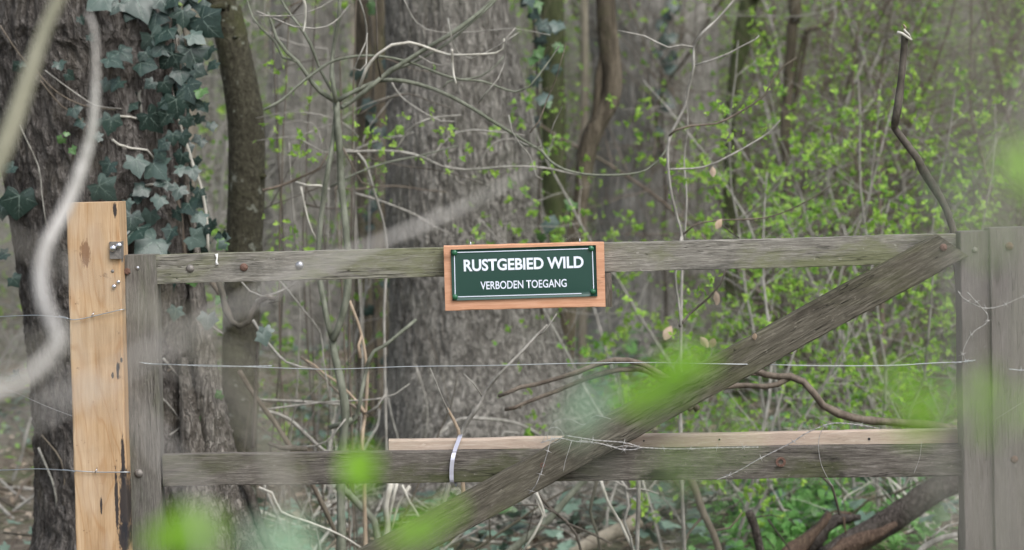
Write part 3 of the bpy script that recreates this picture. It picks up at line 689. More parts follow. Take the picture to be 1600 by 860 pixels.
# domed plate with turned edge
nx, nz = 25, 11; V = []
for iz in range(nz):
    for ix in range(nx):
        x = (ix / (nx - 1) - .5) * 2; z = (iz / (nz - 1) - .5) * 2
        e = max(abs(x) ** 14, abs(z) ** 7); V.append((x * pw / 2, -.0012 * (1 - x * x) * (1 - z * z) + .0006 * e - .0012, z * ph / 2))
i = np.arange(nz - 1)[:, None] * nx; j = np.arange(nx - 1)[None, :]
Qp = np.stack([i + j, i + j + 1, i + nx + j + 1, i + nx + j], -1).reshape(-1, 4)
V = np.array(V); n0 = len(V); Vb = V.copy(); Vb[:, 1] = .0045
ring = [ix for ix in range(nx)] + [iz * nx + nx - 1 for iz in range(1, nz)] + [(nz - 1) * nx + ix for ix in range(nx - 2, -1, -1)] + [iz * nx for iz in range(nz - 2, 0, -1)]
Qr = np.array([[ring[a], ring[(a + 1) % len(ring)], ring[(a + 1) % len(ring)] + n0, ring[a] + n0] for a in range(len(ring))])
link('plate', quads('plate', np.vstack([V, Vb]), np.vstack([Qp, Qr, Qp[:, ::-1] + n0]), M['enamel']), sign, PM)
PI = PM.inverted()
def loc2(px, py):
    p = PI @ at(px, py, pY); return p.x, p.z
def line(x0, z0, x1, z1, wd, name='border_line'):
    d = Vector((x1 - x0, 0, z1 - z0)); n_ = Vector((-d.z, 0, d.x)).normalized() * wd / 2; k = max(2, int(d.length / .01)); V = []
    for a in range(k + 1):
        q = Vector((x0, 0, z0)) + d * a / k
        x = q.x / pw * 2; z = q.z / ph * 2; q.y = -.0012 * (1 - x * x) * (1 - z * z) - .0012 - .0006 + .0006 * max(abs(x) ** 14, abs(z) ** 7)
        V += [q - n_, q + n_]
    Q = [[2 * a, 2 * a + 2, 2 * a + 3, 2 * a + 1] for a in range(k)]
    return link(name, quads(name, [list(v) for v in V], Q, M['ink'], smooth=False), sign, PM)
SC = [(710.2, 395.3), (923.5, 388.6), (926.5, 455.8), (711, 464.6)]
Ls = [loc2(x, y) for x, y in SC]
line(Ls[0][0], Ls[0][1] + wpx(.5, 6), Ls[1][0], Ls[1][1], wpx(1.2, 6)); line(Ls[1][0] + wpx(2, 6), Ls[1][1], Ls[2][0] + wpx(1.2, 6), Ls[2][1], wpx(1.2, 6))
line(Ls[3][0] + wpx(4, 6), Ls[3][1] + wpx(.4, 6), Ls[2][0] - wpx(18, 6), Ls[2][1] - wpx(2.4, 6), wpx(1.2, 6)); line(Ls[0][0] - wpx(.4, 6), Ls[0][1], Ls[3][0] + wpx(.4, 6), Ls[3][1], wpx(1.2, 6))
for (x, y) in SC:
    r = wpx(4.6, 6); V, Q = lathe([(r, 0), (r, r * .25), (r * .85, r * .6), (r * .5, r * .85), (0, r * .92)], 20)
    link('screw_cap', quads('screw_cap', V, Q, M['capgreen']), sign, Matrix.Translation(at(x, y, pY - .0005)))
def lettering(name, txt, x0, x1, pyL, pyR, cap, bold):
    cu = bpy.data.curves.new(name, 'FONT'); cu.body = txt; cu.offset = bold; cu.size = 1; cu.resolution_u = 4
    tmp = bpy.data.objects.new('tmp', cu); COL.objects.link(tmp); dg = bpy.context.evaluated_depsgraph_get(); me = bpy.data.meshes.new_from_object(tmp.evaluated_get(dg))
    bpy.data.objects.remove(tmp); n = len(me.vertices); co = np.zeros(n * 3); me.vertices.foreach_get('co', co); co = co.reshape(-1, 3)
    ax, az = loc2(x0, pyL); bx, bz = loc2(x1, pyR)
    mn = co[:, 0].min(); mx = co[:, 0].max(); hcap = .7290 if False else (co[:, 1].max())
    X = ax + (co[:, 0] - mn) / (mx - mn) * (bx - ax); Z = az + (X - ax) / (bx - ax) * (bz - az) + co[:, 1] / hcap * wpx(cap, 6)
    Yy = -.0012 * (1 - (X / pw * 2) ** 2) * (1 - (Z / ph * 2) ** 2) - .0012 - .0008
    me.vertices.foreach_set('co', np.stack([X, Yy, Z], -1).ravel()); me.update(); me.materials.clear(); me.materials.append(M['ink']); me.name = name
    return link(name, me, sign, PM)
lettering('large_lettering', 'RUSTGEBIED WILD', 724.8, 912, 423.6, 417.8, 17.6, .03)
lettering('small_lettering', 'VERBODEN TOEGANG', 751, 885.5, 452.4, 448.2, 12.2, .012)
# nail points above the board
for x in (735.5, 906):
    T = Tubes(); a = at(x, 386 - (x - 735) * .03, YG - .03); T.add([[0, 0, -.01], [0, 0, .006], [0, 0, .013]], [.0016, .0014, .0006], 8); link('nail', T.mesh('nail', M['zinc']), sign, Matrix.Translation(a))

# ------------------------------------------------------------------ new post, hinge, closing posts
a = at(143.5, 317, YG - .06); b = at(160.5, 860, YG - .06); dirv = (b - a).normalized(); c_ = a + dirv * POSTL
Pm = board('post', c_, a, wpx(82, YG), .12, M['newpost'], None, bev=.005, wob=.0008, seed=12)
# below ground to seat it
tag(Pm, 'new square orange-brown timber post left of the gate with black stains', 'post')
Pm.name = 'timber_post'
hinge = bpy.data.objects.new('hinge', None); COL.objects.link(hinge); hinge.parent = gate; hinge.location = at(181, 395, YG - .03) - gloc
def boxpart(name, px0, py0, px1, py1, Y, th, mat, parent, bev=.0015):
    return board(name, at((px0 + px1) / 2, py1, Y), at((px0 + px1) / 2 - .3, py0, Y), wpx(px1 - px0, Y), th, mat, parent, bev=bev, wob=.0002)
boxpart('bracket_plate', 171, 378, 189, 405, YG - .068, .045, M['dull'], hinge)
boxpart('hinge_strap', 183, 400, 190, 436, YG - .045, .03, M['dull'], hinge)
boxpart('hinge_leaf', 172, 406, 183, 432, YG - .055, .02, M['darkiron'], hinge)
for (x, y, r) in ((176.5, 388.5, 5.4), (185.5, 384, 5.0)): stud('bolt_head', x, y, YG - .072, r, M['zinc'], hinge)
for (x, y, r) in ((178, 448, 3.6), (185, 441, 3)): stud('bolt_head', x, y, YG - .062, r, M['zinc'], hinge)
stud('bolt_head', 176, 424, YG - .058, 2.8, M['dull'], hinge)
boxpart('hinge_pin', 182, 434, 188, 452, YG - .045, .012, M['dull'], hinge)
cp = empty('closing_post', at(1550, 860, YG) * 1.0, 'broad grey gatepost of two upright planks at the right edge', 'post')
cp.location.z = 0
for (x0, x1, yt, sd_, nm) in ((1500, 1545.5, 362, 31, 'plank'), (1547, 1606, 356, 32, 'plank')):
    a = at((x0 + x1) / 2, yt, YG - .02 if sd_ == 31 else YG - .032); b = at((x0 + x1) / 2 + 8, 860, YG - .02 if sd_ == 31 else YG - .032); dv = (b - a).normalized()
    board(nm, a + dv * ((a.z + .1) / -dv.z), a, wpx(x1 - x0, YG), .08, M['post2'], cp, bev=.003, wob=.0007, seed=sd_)
stud('bolt', 1577, 385, YG - .032, 6.5, M['rust'], cp); stud('bolt', 1523, 391, YG - .02, 5, M['dull'], cp); stud('bolt', 1585, 718, YG - .032, 6, M['rust'], cp)

# ------------------------------------------------------------------ wires
def wire(name, poly, Y, label, mat='wire', r=.0011, twist=0, barbs=0, dY=0.0, group=None, sag=0):
    pts = [list(at(q[0], q[1], q[2] if len(q) > 2 else Y)) for q in poly]; P = spline(pts, .006)
    T = Tubes(); o = Vector(P[0]); n = len(P)
    s = np.cumsum(np.r_[0, np.linalg.norm(np.diff(P, axis=0), axis=1)])
    if twist:
        for ph_ in (0, math.pi):
            off = np.stack([np.zeros(n), np.cos(s / twist + ph_), np.sin(s / twist + ph_)], -1) * r * 1.1; T.add(P - np.array(o) + off, r, 6)
    else: T.add(P - np.array(o), r, 6)
    root = tag(link(name, T.mesh(name, M[mat]), None, Matrix.Translation(o)), label, 'wire', group)
    if barbs:
        for k, ss in enumerate(np.arange(.03, s[-1], barbs)):
            q = P[np.searchsorted(s, ss)]; Tb = Tubes(); a_ = rng.uniform(0, 3)
            for aa in (a_, a_ + 1.3):
                dx, dz = math.cos(aa) * .011, math.sin(aa) * .011
                Tb.add([[-dx, -.002, -dz], [0, -.003, 0], [dx, .002, dz]], [.0003, .0011, .0003], 5)
            h = [r * 2.2 * math.cos(t_) for t_ in np.linspace(0, 12, 24)]
            Tb.add([[(-.004 + .008 * i / 23), h[i], r * 2.2 * math.sin(np.linspace(0, 12, 24)[i])] for i in range(24)], .0007, 5)
            link('barb', Tb.mesh('barb', M[mat]), root, Matrix.Translation(Vector(q)))
    return root
wire('gate_wire', [(219, 567, 5.995), (246, 570, 5.995), (330, 571), (430, 575), (520, 577), (640, 573), (760, 571.5), (900, 568), (1020, 567), (1130, 569, 5.95), (1200, 570), (1300, 572), (1400, 571), (1450, 568), (1520, 565, 5.97)], 5.97, 'thin straight wire stretched across the gate between the two rails')
wire('wire_end', [(217, 566, 5.99), (228, 568, 5.99), (245, 569, 5.99), (275, 570, 5.98), (345, 573, 5.97), (425, 572, 5.97)], 5.99, 'twisted doubled left end of the wire stapled to the stile', twist=.004, r=.0009)
wire('fence_wire', [(-60, 498, 6.1), (0, 495, 6.05), (60, 493, 6), (105, 497.5, 5.95), (112, 500, 5.934), (130, 498, 5.934), (160, 491, 5.934), (190, 484, 5.934), (194, 484, 5.96), (195, 484, 6.05)], 5.93, 'upper wire bound round the new orange post', r=.0013)
wire('fence_wire', [(-60, 734, 6.1), (0, 735, 6.05), (60, 733, 6), (113, 736, 5.95), (119, 736, 5.934), (150, 738, 5.934), (198, 738, 5.934), (202, 738, 5.96), (203, 738, 6.05)], 5.93, 'lower wire bound round the stained foot of the new post', r=.0013)
wire('wire_winding', [(92, 494, 5.98), (106, 498, 5.94)], 5.95, 'short tight winding where the upper wire meets the orange post', twist=.0022, r=.0013)
wire('wire_winding', [(98, 734, 5.99), (117, 737, 5.94)], 5.95, 'short tight winding where the lower wire meets the orange post', twist=.0022, r=.0013)
for (x, y) in ((145, 492), (150, 736)):
    T = Tubes(); T.add([[-.0025, .004, -.006], [-.0025, -.003, -.003], [0, -.005, 0], [.0025, -.003, .004], [.0025, .004, .007]], .0012, 6)
    tag(link('staple', T.mesh('staple', M['zinc']), None, Matrix.Translation(at(x, y, 5.936))), 'bright staple holding the %s wire on the new post' % ('upper' if y < 600 else 'lower'), 'staple')
bwY = 5.93
wire('barbed_wire', [(845, 692), (872, 685), (900, 690), (935, 693), (962, 699), (975, 697), (1010, 700), (1060, 702, 5.96), (1120, 700, 5.98), (1185, 699, 5.98)], bwY, 'rusty barbed wire looped over the crossing of brace and low rail', 'oldwire', twist=.004, barbs=.07, r=.0009)
wire('barbed_wire', [(862, 684), (856, 705), (850, 725), (843, 745), (835, 762), (826, 772, 5.95)], bwY - .01, 'barbed wire strand hanging straight down over the brace', 'oldwire', twist=.005, barbs=.06, r=.0009)
wire('barbed_wire', [(893, 690), (888, 706), (883, 722), (880, 738)], bwY - .01, 'short loose wire end hanging beside the barbed strand', 'oldwire', r=.0009)
wire('barbed_wire', [(905, 688), (940, 694), (975, 703), (1000, 700), (975, 692), (930, 688), (885, 681)], bwY - .015, 'second barbed loop lying against the brace', 'oldwire', twist=.004, barbs=.08, r=.0009)
wire('tangled_wire', [(848, 690), (856, 672), (870, 668), (880, 680), (868, 692), (855, 684), (866, 660), (890, 655), (912, 664), (930, 650), (955, 655)], bwY, 'tangle of thin wire on top of the batten at the brace', 'oldwire', r=.0008)
wire('barbed_wire', [(1120, 750), (1150, 738), (1185, 718), (1215, 703), (1240, 690), (1262, 676), (1300, 662), (1340, 664), (1375, 670, 6.0)], bwY + .03, 'barbed wire slanting up across the low rail beside the screw hole', 'oldwire', twist=.005, barbs=.09, r=.0009)
wire('loose_wire', [(1290, 663), (1281, 680), (1279, 700), (1283, 725), (1292, 745), (1302, 762)], bwY + .04, 'thin bent wire hanging from the barbed wire over the low rail', 'oldwire', r=.0008)
wire('loose_wire', [(1440, 690), (1437, 715), (1428, 740)], bwY + .05, 'thin wire hanging over the right end of the low rail', 'oldwire', r=.0007)
wire('barbed_wire', [(1497, 455), (1505, 466), (1520, 475), (1540, 482), (1565, 478), (1600, 463), (1640, 450)], 5.92, 'barbed wire across the upper part of the right gatepost', 'oldwire', twist=.005, barbs=.05, r=.001)
wire('barbed_wire', [(1512, 457), (1528, 475), (1543, 492), (1540, 506), (1520, 520), (1506, 545), (1503, 566)], 5.915, 'barbed wire end crossing downward on the right gatepost', 'oldwire', twist=.005, barbs=.055, r=.001)
wire('barbed_wire', [(1490, 567), (1510, 565), (1524, 563)], 5.94, 'wire end with barb just below the crossing strands', 'wire', twist=.004, barbs=.03, r=.001)
wire('barbed_wire', [(1576, 577), (1600, 579), (1640, 580)], 5.92, 'bright wire end at the right edge of the photo', 'wire', twist=.004, barbs=.03, r=.001)
wire('loose_wire', [(1556, 655), (1580, 640), (1600, 628), (1640, 610)], 5.92, 'faint wire rising across the lower right gatepost', 'oldwire', r=.0008)
wire('stray_wire', [(-30, 595, 6.5), (20, 612, 6.4), (70, 634, 6.3), (112, 650, 6.2), (130, 655, 6.15)], 6.3, 'slack pale wire running behind the new post', 'oldwire', r=.0009)

# ------------------------------------------------------------------ hand placed branches
def plant(name, label, cat, base, mat, Y, parts, group=None, nat=0.0):
    p = at(base[0], base[1], Y); root = empty(name, (p.x, Y, gz(p.x, Y)) if True else p, label, cat, group); objs = []
    for k, q in enumerate(parts):
        nm, poly, wd, te = q[:4]; Yk = q[4] if len(q) > 4 else Y
        objs.append(branch_part(nm, poly, wd * (.84 if name == 'sapling' else 1), Yk, te, mat if len(q) < 6 else M[q[5]], root, seed=k + len(parts), nat=nat, wob=.03, sides=8 if wd > 3 else 6))
    return root
YS = 7.6
sap = plant('sapling', 'smooth green-grey twin-stemmed sapling branching above the left half of the top rail', 'tree', (530, 860), M['sapling'], YS, [
    ('stem', [(531, 1060), (529, 900), (530, 800), (533, 700), (535, 650), (530, 600), (522, 560), (520, 530)], 17, .8),
    ('stem', [(520, 532), (514, 512), (507, 475), (500, 430), (499, 395), (505, 330), (514, 270), (522, 215), (526, 165)], 11, .75),
    ('stem', [(520, 532), (530, 510), (541, 470), (546, 420), (544, 370), (538, 300), (533, 240), (529, 200), (525, 160)], 13, .9),
    ('branch', [(525, 160), (520, 130), (517, 108), (520, 70), (527, 30), (531, -20), (536, -80)], 9, .6),
    ('branch', [(522, 158), (500, 143), (480, 118), (465, 97), (448, 82), (432, 60), (424, 35), (418, 20)], 9, .55),
    ('branch', [(462, 96), (442, 90), (430, 66), (408, 45), (395, 28), (380, -20)], 5, .5),
    ('branch', [(528, 158), (545, 147), (565, 136), (590, 126), (615, 124), (650, 130), (695, 146), (735, 168), (775, 195), (820, 223), (845, 238), (858, 253), (880, 266), (910, 273), (945, 275), (980, 273), (1010, 266), (1030, 250), (1042, 232)], 8, .4),
    ('branch', [(534, 168), (545, 162), (575, 140), (600, 120), (625, 103), (660, 80), (700, 55), (735, 30), (765, 5), (800, -30)], 9, .7),
    ('branch', [(620, 108), (650, 95), (690, 72), (730, 40), (770, 5), (790, -20)], 5, .8),
    ('twig', [(519, 143), (500, 110), (485, 72), (465, 40), (445, 12), (430, -20)], 6, .6),
    ('branch', [(412, 172), (440, 157), (465, 135), (490, 115), (512, 100), (540, 91), (575, 88), (615, 92), (650, 102), (690, 118), (720, 125), (755, 127), (790, 139), (806, 143), (828, 135), (845, 113), (862, 90), (874, 72)], 5.5, .6),
    ('twig', [(562, 136), (572, 108), (590, 85), (612, 70), (640, 66), (670, 75), (700, 85), (740, 85), (775, 83), (786, 76), (788, 60)], 6, .5, 7.5, 'paletwig'),
    ('twig', [(692, 137), (700, 128), (720, 124), (750, 120), (775, 103), (787, 88)], 3.5, .6),
    ('twig', [(748, 161), (760, 145), (778, 123), (787, 102), (792, 60), (805, 44)], 3, .6, 7.5, 'graytwig'),
    ('twig', [(812, 222), (822, 228), (840, 231), (846, 228)], 3, .8),
    ('twig', [(828, 208), (842, 190), (854, 158), (868, 125), (876, 98), (884, 70)], 2.6, .6, 7.55, 'browntwig'),
    ('twig', [(795, 180), (800, 205), (812, 225), (827, 242), (838, 275), (848, 281)], 2.6, .8, 7.5, 'graytwig'),
    ('twig', [(860, 210), (866, 192), (876, 172), (878, 168)], 2.5, .8, 7.5, 'graytwig'),
    ('twig', [(595, 122), (590, 95), (589, 40), (586, -20)], 3.2, .8, 7.5, 'darktwig'),
    ('twig', [(401, 18), (430, 30), (460, 42), (490, 45), (510, 42), (530, 28), (546, 8)], 3.5, .7, 7.5, 'graytwig'),
    ('twig', [(405, 25), (450, 25), (475, 22), (500, 12), (520, 0), (530, -20)], 3, .6, 7.5, 'graytwig'),
    ('twig', [(553, -20), (565, 8), (573, 40), (574, 75), (573, 100), (564, 110), (554, 107), (560, 92), (572, 65), (574, 52)], 3.5, .7, 7.4, 'graytwig'),
    ('twig', [(470, -20), (477, 10), (476, 40), (474, 50)], 6, .6, 7.4, 'paletwig'),
    ('twig', [(706, 78), (707, 100), (709, 118), (713, 131)], 4.5, .7, 7.4, 'paletwig'),
    ('twig', [(700, 30), (706, 60), (716, 83), (735, 92), (760, 82), (790, 65), (812, 50)], 3, .6, 7.5, 'graytwig'),
    ('twig', [(655, 88), (672, 98), (690, 103), (702, 100)], 2.8, .6, 7.5, 'graytwig'),
    ('twig', [(622, -20), (650, 35), (685, 50), (740, 50), (800, 45), (860, 55)], 2.6, .6, 7.7, 'graytwig'),
])
rt = plant('bare_shrub', 'thin bare grey shrub spreading low leafy twigs left of the oak at sapling height', 'shrub', (600, 860), M['graytwig'], 8.6, [
    ('stem', [(610, 1000), (606, 700), (600, 500), (604, 380), (585, 300), (560, 240), (505, 235)], 5, .7),
    ('branch', [(560, 240), (505, 237), (460, 215), (400, 220)], 3, .5),
    ('branch', [(540, 238), (580, 236), (625, 237), (660, 246), (690, 260), (725, 265), (760, 263), (800, 260), (850, 262), (900, 272), (960, 275)], 4.5, .5),
    ('twig', [(410, 298), (440, 290), (475, 275), (500, 262), (512, 240)], 5, .5, 8.6, 'browntwig'),
    ('twig', [(620, 232), (635, 208), (655, 192), (680, 184), (720, 180)], 3.5, .6),
    ('twig', [(675, 250), (690, 225), (715, 206), (740, 202), (780, 206), (820, 212)], 3.5, .6),
    ('twig', [(695, 258), (708, 268), (713, 282), (728, 290)], 3, .8),
    ('twig', [(517, 292), (560, 270), (610, 253), (660, 243), (715, 228)], 3.5, .6, 8.4, 'sapling'),
    ('twig', [(462, 285), (480, 290), (500, 290), (515, 296)], 3.5, .8, 8.3, 'paletwig'),
    ('twig', [(535, 230), (552, 262), (565, 285), (585, 293), (587, 262)], 3, .8, 8.4, 'browntwig'),
    ('twig', [(470, 292), (478, 330), (487, 360), (497, 380)], 3.2, .7, 8.3, 'paletwig'),
    ('twig', [(745, 261), (770, 225), (800, 217), (830, 230)], 2.5, .6), ('twig', [(610, 125), (625, 150), (660, 175), (690, 190), (710, 190)], 3, .6, 8.3, 'graytwig'),
    ('twig', [(560, 215), (540, 195), (500, 180), (450, 176), (400, 185)], 2.5, .6), ('twig', [(505, 235), (495, 200), (470, 190), (420, 195)], 2.5, .6)])
def sprigs_along(root, segs, n, size, spread=8, Y=8.5, mat=None):
    for k in range(n):
        s_ = rng.choice(segs); i = rng.randrange(len(s_) - 1); t_ = rng.random()
        x = s_[i][0] + (s_[i + 1][0] - s_[i][0]) * t_ + rng.uniform(-spread, spread); y = s_[i][1] + (s_[i + 1][1] - s_[i][1]) * t_ + rng.uniform(-spread, spread)
        link('leaf_sprig', rng.choice(SPRIGS), root, Matrix.Translation(at(x, y, Y + rng.uniform(-.05, .05))) @ Euler((rng.uniform(0, 6), rng.uniform(0, 6), rng.uniform(0, 6))).to_matrix().to_4x4() @ Matrix.Scale(size * rng.uniform(.6, 1.2), 4))
sprigs_along(rt, [[(410, 100), (600, 220)], [(560, 240), (700, 260), (900, 270)], [(600, 160), (760, 250)], [(410, 200), (500, 240)], [(410, 330), (480, 390)], [(440, 230), (700, 200)]], 120, .022, 22, 8.6)

sp2 = plant('arching_twig', 'long pale twig rising to the top edge right of the crooked trunk', 'shrub', (1070, 860), M['graytwig'], 7.4, [
    ('stem', [(1086, 1100), (1070, 900), (1066, 700), (1064, 500), (1065, 375), (1058, 340), (1047, 290), (1043, 235), (1050, 205), (1068, 170), (1074, 140), (1083, 105), (1084, 74), (1100, 50), (1120, 32), (1135, 15), (1152, -5), (1170, -30)], 6.5, .55),
    ('branch', [(1084, 74), (1065, 71), (1045, 75), (1025, 66), (1008, 57), (990, 53), (965, 48)], 3.5, .6),
    ('twig', [(1084, 103), (1110, 95), (1140, 83), (1160, 72), (1180, 62), (1186, 56)], 3.2, .6),
    ('branch', [(1046, 212), (1055, 204), (1080, 197), (1120, 194), (1150, 180), (1175, 165), (1195, 150), (1208, 125), (1225, 103), (1245, 90)], 4, .5, 7.4, 'browntwig'),
    ('twig', [(1045, 265), (1100, 262), (1140, 245), (1175, 225), (1205, 205), (1219, 188)], 3.4, .6),
    ('twig', [(1068, 366), (1085, 352), (1120, 345), (1200, 340), (1260, 315), (1310, 283)], 3, .5, 7.5, 'browntwig'),
    ('twig', [(1125, 350), (1140, 362), (1155, 372)], 2.6, .7, 7.5, 'darktwig'),
    ('twig', [(1069, 380), (1073, 310), (1069, 250), (1075, 195), (1071, 150)], 3.5, .3, 7.9, 'graytwig'),
    ('twig', [(1062, 510), (1078, 490), (1108, 465), (1125, 445), (1134, 422)], 4.5, .6, 7.3, 'darktwig'),
    ('twig', [(1065, 370), (1055, 430), (1060, 470), (1064, 510)], 4, .9, 7.3, 'graytwig')])
sprigs_along(sp2, [[(1046, 240), (1060, 360)], [(1060, 200), (1220, 130)], [(1060, 260), (1210, 200)], [(1070, 470), (1130, 430)], [(1065, 420), (1065, 560)]], 60, .018, 16, 7.5)
# snapped stick above the gate end
st = plant('snapped_stick', 'dark kinked dead stick standing upright above the right end of the gate', 'stick', (1492, 860), M['darktwig'], 6.25, [
    ('stem', [(1494, 1150), (1502, 800), (1500, 500), (1494, 400), (1491, 358), (1480, 325), (1462, 290), (1444, 262), (1436, 246), (1421, 228), (1406, 209), (1401, 203), (1402, 196), (1405, 178), (1408, 150), (1411, 110), (1413, 80), (1414, 56)], 12, .95),
    ('tip', [(1402, 51), (1410, 53), (1420, 60), (1424, 62), (1420, 55), (1412, 46)], 5, .6, 6.25, 'paletwig'), ('tip', [(1413, 55), (1414, 46), (1412, 39), (1416, 44)], 4, .4, 6.25, 'tantwig')])
# arched dead branches, middle right
db = plant('dead_branch', 'long arched dead branch behind the brace reaching right to the batten', 'branch', (1400, 860), M['browntwig'], 7.0, [
    ('limb', [(1560, 690), (1480, 672), (1400, 662), (1345, 655), (1310, 645), (1285, 632), (1270, 612), (1255, 596), (1235, 588), (1215, 588), (1195, 585), (1175, 577)], 14, .75, 7.0),
    ('branch', [(1235, 590), (1215, 602), (1195, 606), (1165, 605), (1130, 609), (1095, 612), (1060, 622)], 9, .6, 7.0),
    ('branch', [(1195, 585), (1150, 585), (1100, 592), (1030, 590)], 6, .7, 7.05)])
db2 = plant('dead_branch', 'pair of arched dead twigs ending left in front of the oak foot', 'branch', (1000, 860), M['browntwig'], 7.1, [
    ('branch', [(1090, 640), (1045, 595), (1000, 568), (978, 562), (955, 562), (930, 568), (900, 581), (865, 592), (838, 600), (812, 605), (795, 613), (780, 619)], 11, .55),
    ('branch', [(1080, 640), (1030, 590), (998, 576), (970, 577), (935, 585), (900, 598), (870, 611), (845, 620), (822, 629), (805, 637), (790, 640)], 10, .6),
    ('twig', [(822, 629), (815, 635), (812, 639)], 3, .7)])
pt = plant('pale_sucker', 'pale bent twig leaning up right from behind the metal strap', 'branch', (720, 860), M['graytwig'], 6.6, [
    ('stem', [(690, 800), (712, 720), (722, 675), (732, 655), (752, 630), (760, 610), (780, 585), (800, 565), (820, 545), (838, 525), (855, 508)], 8, .5),
    ('twig', [(755, 622), (740, 600), (725, 585)], 3, .6), ('twig', [(838, 525), (850, 520), (870, 490)], 3, .6)])
st2 = plant('broken_twig', 'snapped tan twig sticking up left of the metal strap', 'branch', (716, 860), M['tantwig'], 6.5, [
    ('stem', [(725, 790), (720, 700), (716, 672), (708, 655), (698, 638)], 7, .7), ('tip', [(701, 645), (690, 620), (680, 595), (672, 575)], 3, .5, 6.5, 'graytwig')])
ex = plant('pruned_shrub', 'tan and olive pruned shoots standing between sapling and oak', 'shrub', (570, 860), M['tantwig'], 7.9, [
    ('stem', [(570, 950), (570, 760), (568, 690), (573, 640), (574, 580), (567, 530), (560, 505), (546, 470)], 7, .6),
    ('branch', [(570, 645), (555, 625), (530, 600), (505, 583), (490, 570), (478, 563)], 5, .6),
    ('branch', [(572, 648), (590, 635), (603, 615)], 4.5, .6, 7.9, 'graytwig'),
    ('twig', [(563, 560), (560, 540), (565, 525)], 6, .6, 7.9, 'tantwig'),
    ('branch', [(543, 665), (556, 652), (563, 620), (569, 585), (576, 560), (584, 548), (600, 540), (625, 520), (650, 500)], 7, .7, 7.7, 'sapling'),
    ('branch', [(515, 668), (540, 660), (550, 655)], 8, .9, 7.65, 'sapling')])
cv = plant('hooked_stick', 'dark hooked dead stick hanging below the top rail across the slim trunk', 'stick', (370, 860), M['browntwig'], 7.4, [
    ('branch', [(340, 435), (348, 460), (352, 485), (362, 503), (375, 510), (388, 503), (394, 487), (404, 472), (418, 464), (430, 467)], 10, .9, 7.4, 'darktwig'),
    ('twig', [(377, 440), (390, 455), (410, 463), (425, 463)], 2.6, .8, 7.4, 'graytwig'), ('twig', [(432, 463), (420, 474), (440, 470)], 2.4, .6, 7.4, 'darktwig')])
ls = plant('leaning_stick', 'smooth brown stick leaning from the slim trunk down right to the low rail', 'stick', (470, 860), M['browntwig'], 7.8, [
    ('stem', [(374, 580), (388, 605), (410, 637), (430, 665), (448, 695), (475, 740), (520, 830), (560, 900)], 8, .9)])
# long drooping thin twigs
bt = plant('bramble_stems', 'thin grey bramble stems arching under the top rail left of the sapling', 'bramble', (430, 860), M['graytwig'], 7.9, [
    ('cane', [(395, 500), (410, 525), (430, 550), (447, 566), (470, 574), (490, 577)], 5, .7), ('cane', [(470, 558), (490, 575), (515, 600), (545, 630), (575, 650)], 4.5, .7, 7.9, 'browntwig'),
    ('cane', [(430, 430), (470, 480), (500, 520), (505, 560), (515, 620)], 3, .7), ('cane', [(400, 470), (450, 450), (480, 430)], 4, .7), ('cane', [(415, 640), (500, 630), (600, 622), (640, 600)], 3.5, .6),
    ('cane', [(400, 625), (470, 628), (530, 632)], 5, .8, 8.2, 'graytwig'), ('cane', [(405, 640), (450, 655), (500, 700), (560, 740)], 6, .8, 8.6, 'graytwig'),
    ('cane', [(480, 702), (440, 700), (420, 693)], 9, .7, 7.4, 'darktwig'), ('cane', [(540, 655), (510, 690), (480, 698), (445, 697)], 3, .7, 7.5, 'graytwig'),
    ('cane', [(405, 762), (425, 770), (440, 800), (480, 815), (530, 835), (570, 860)], 4, .7, 7.4, 'paletwig')])

for pl, wd_ in (([(650, 720, 10.95), (628, 765, 10.75), (600, 800, 10.5), (560, 830, 10.2)], 60), ([(850, 720, 10.95), (880, 765, 10.7), (915, 795, 10.5), (960, 820, 10.2)], 64), ([(740, 740, 10.85), (730, 780, 10.6), (715, 815, 10.3)], 66)):
    branch_part('root', pl, wd_, 10.8, .35, M['oak'], OT, sides=24, knob=.08, wob=0)
for pl, wd_ in (([(402, 278, 9.0), (409, 277, 8.97), (414, 275, 8.95)], 12), ([(352, 8, 8.95), (336, 10, 8.93), (330, 12, 8.9)], 14), ([(366, 60, 8.9), (372, 58, 8.86)], 7)):
    branch_part('branch_stub', pl, wd_, 9, .5, M['smooth'], SLIM, sides=12, knob=.15, wob=0)
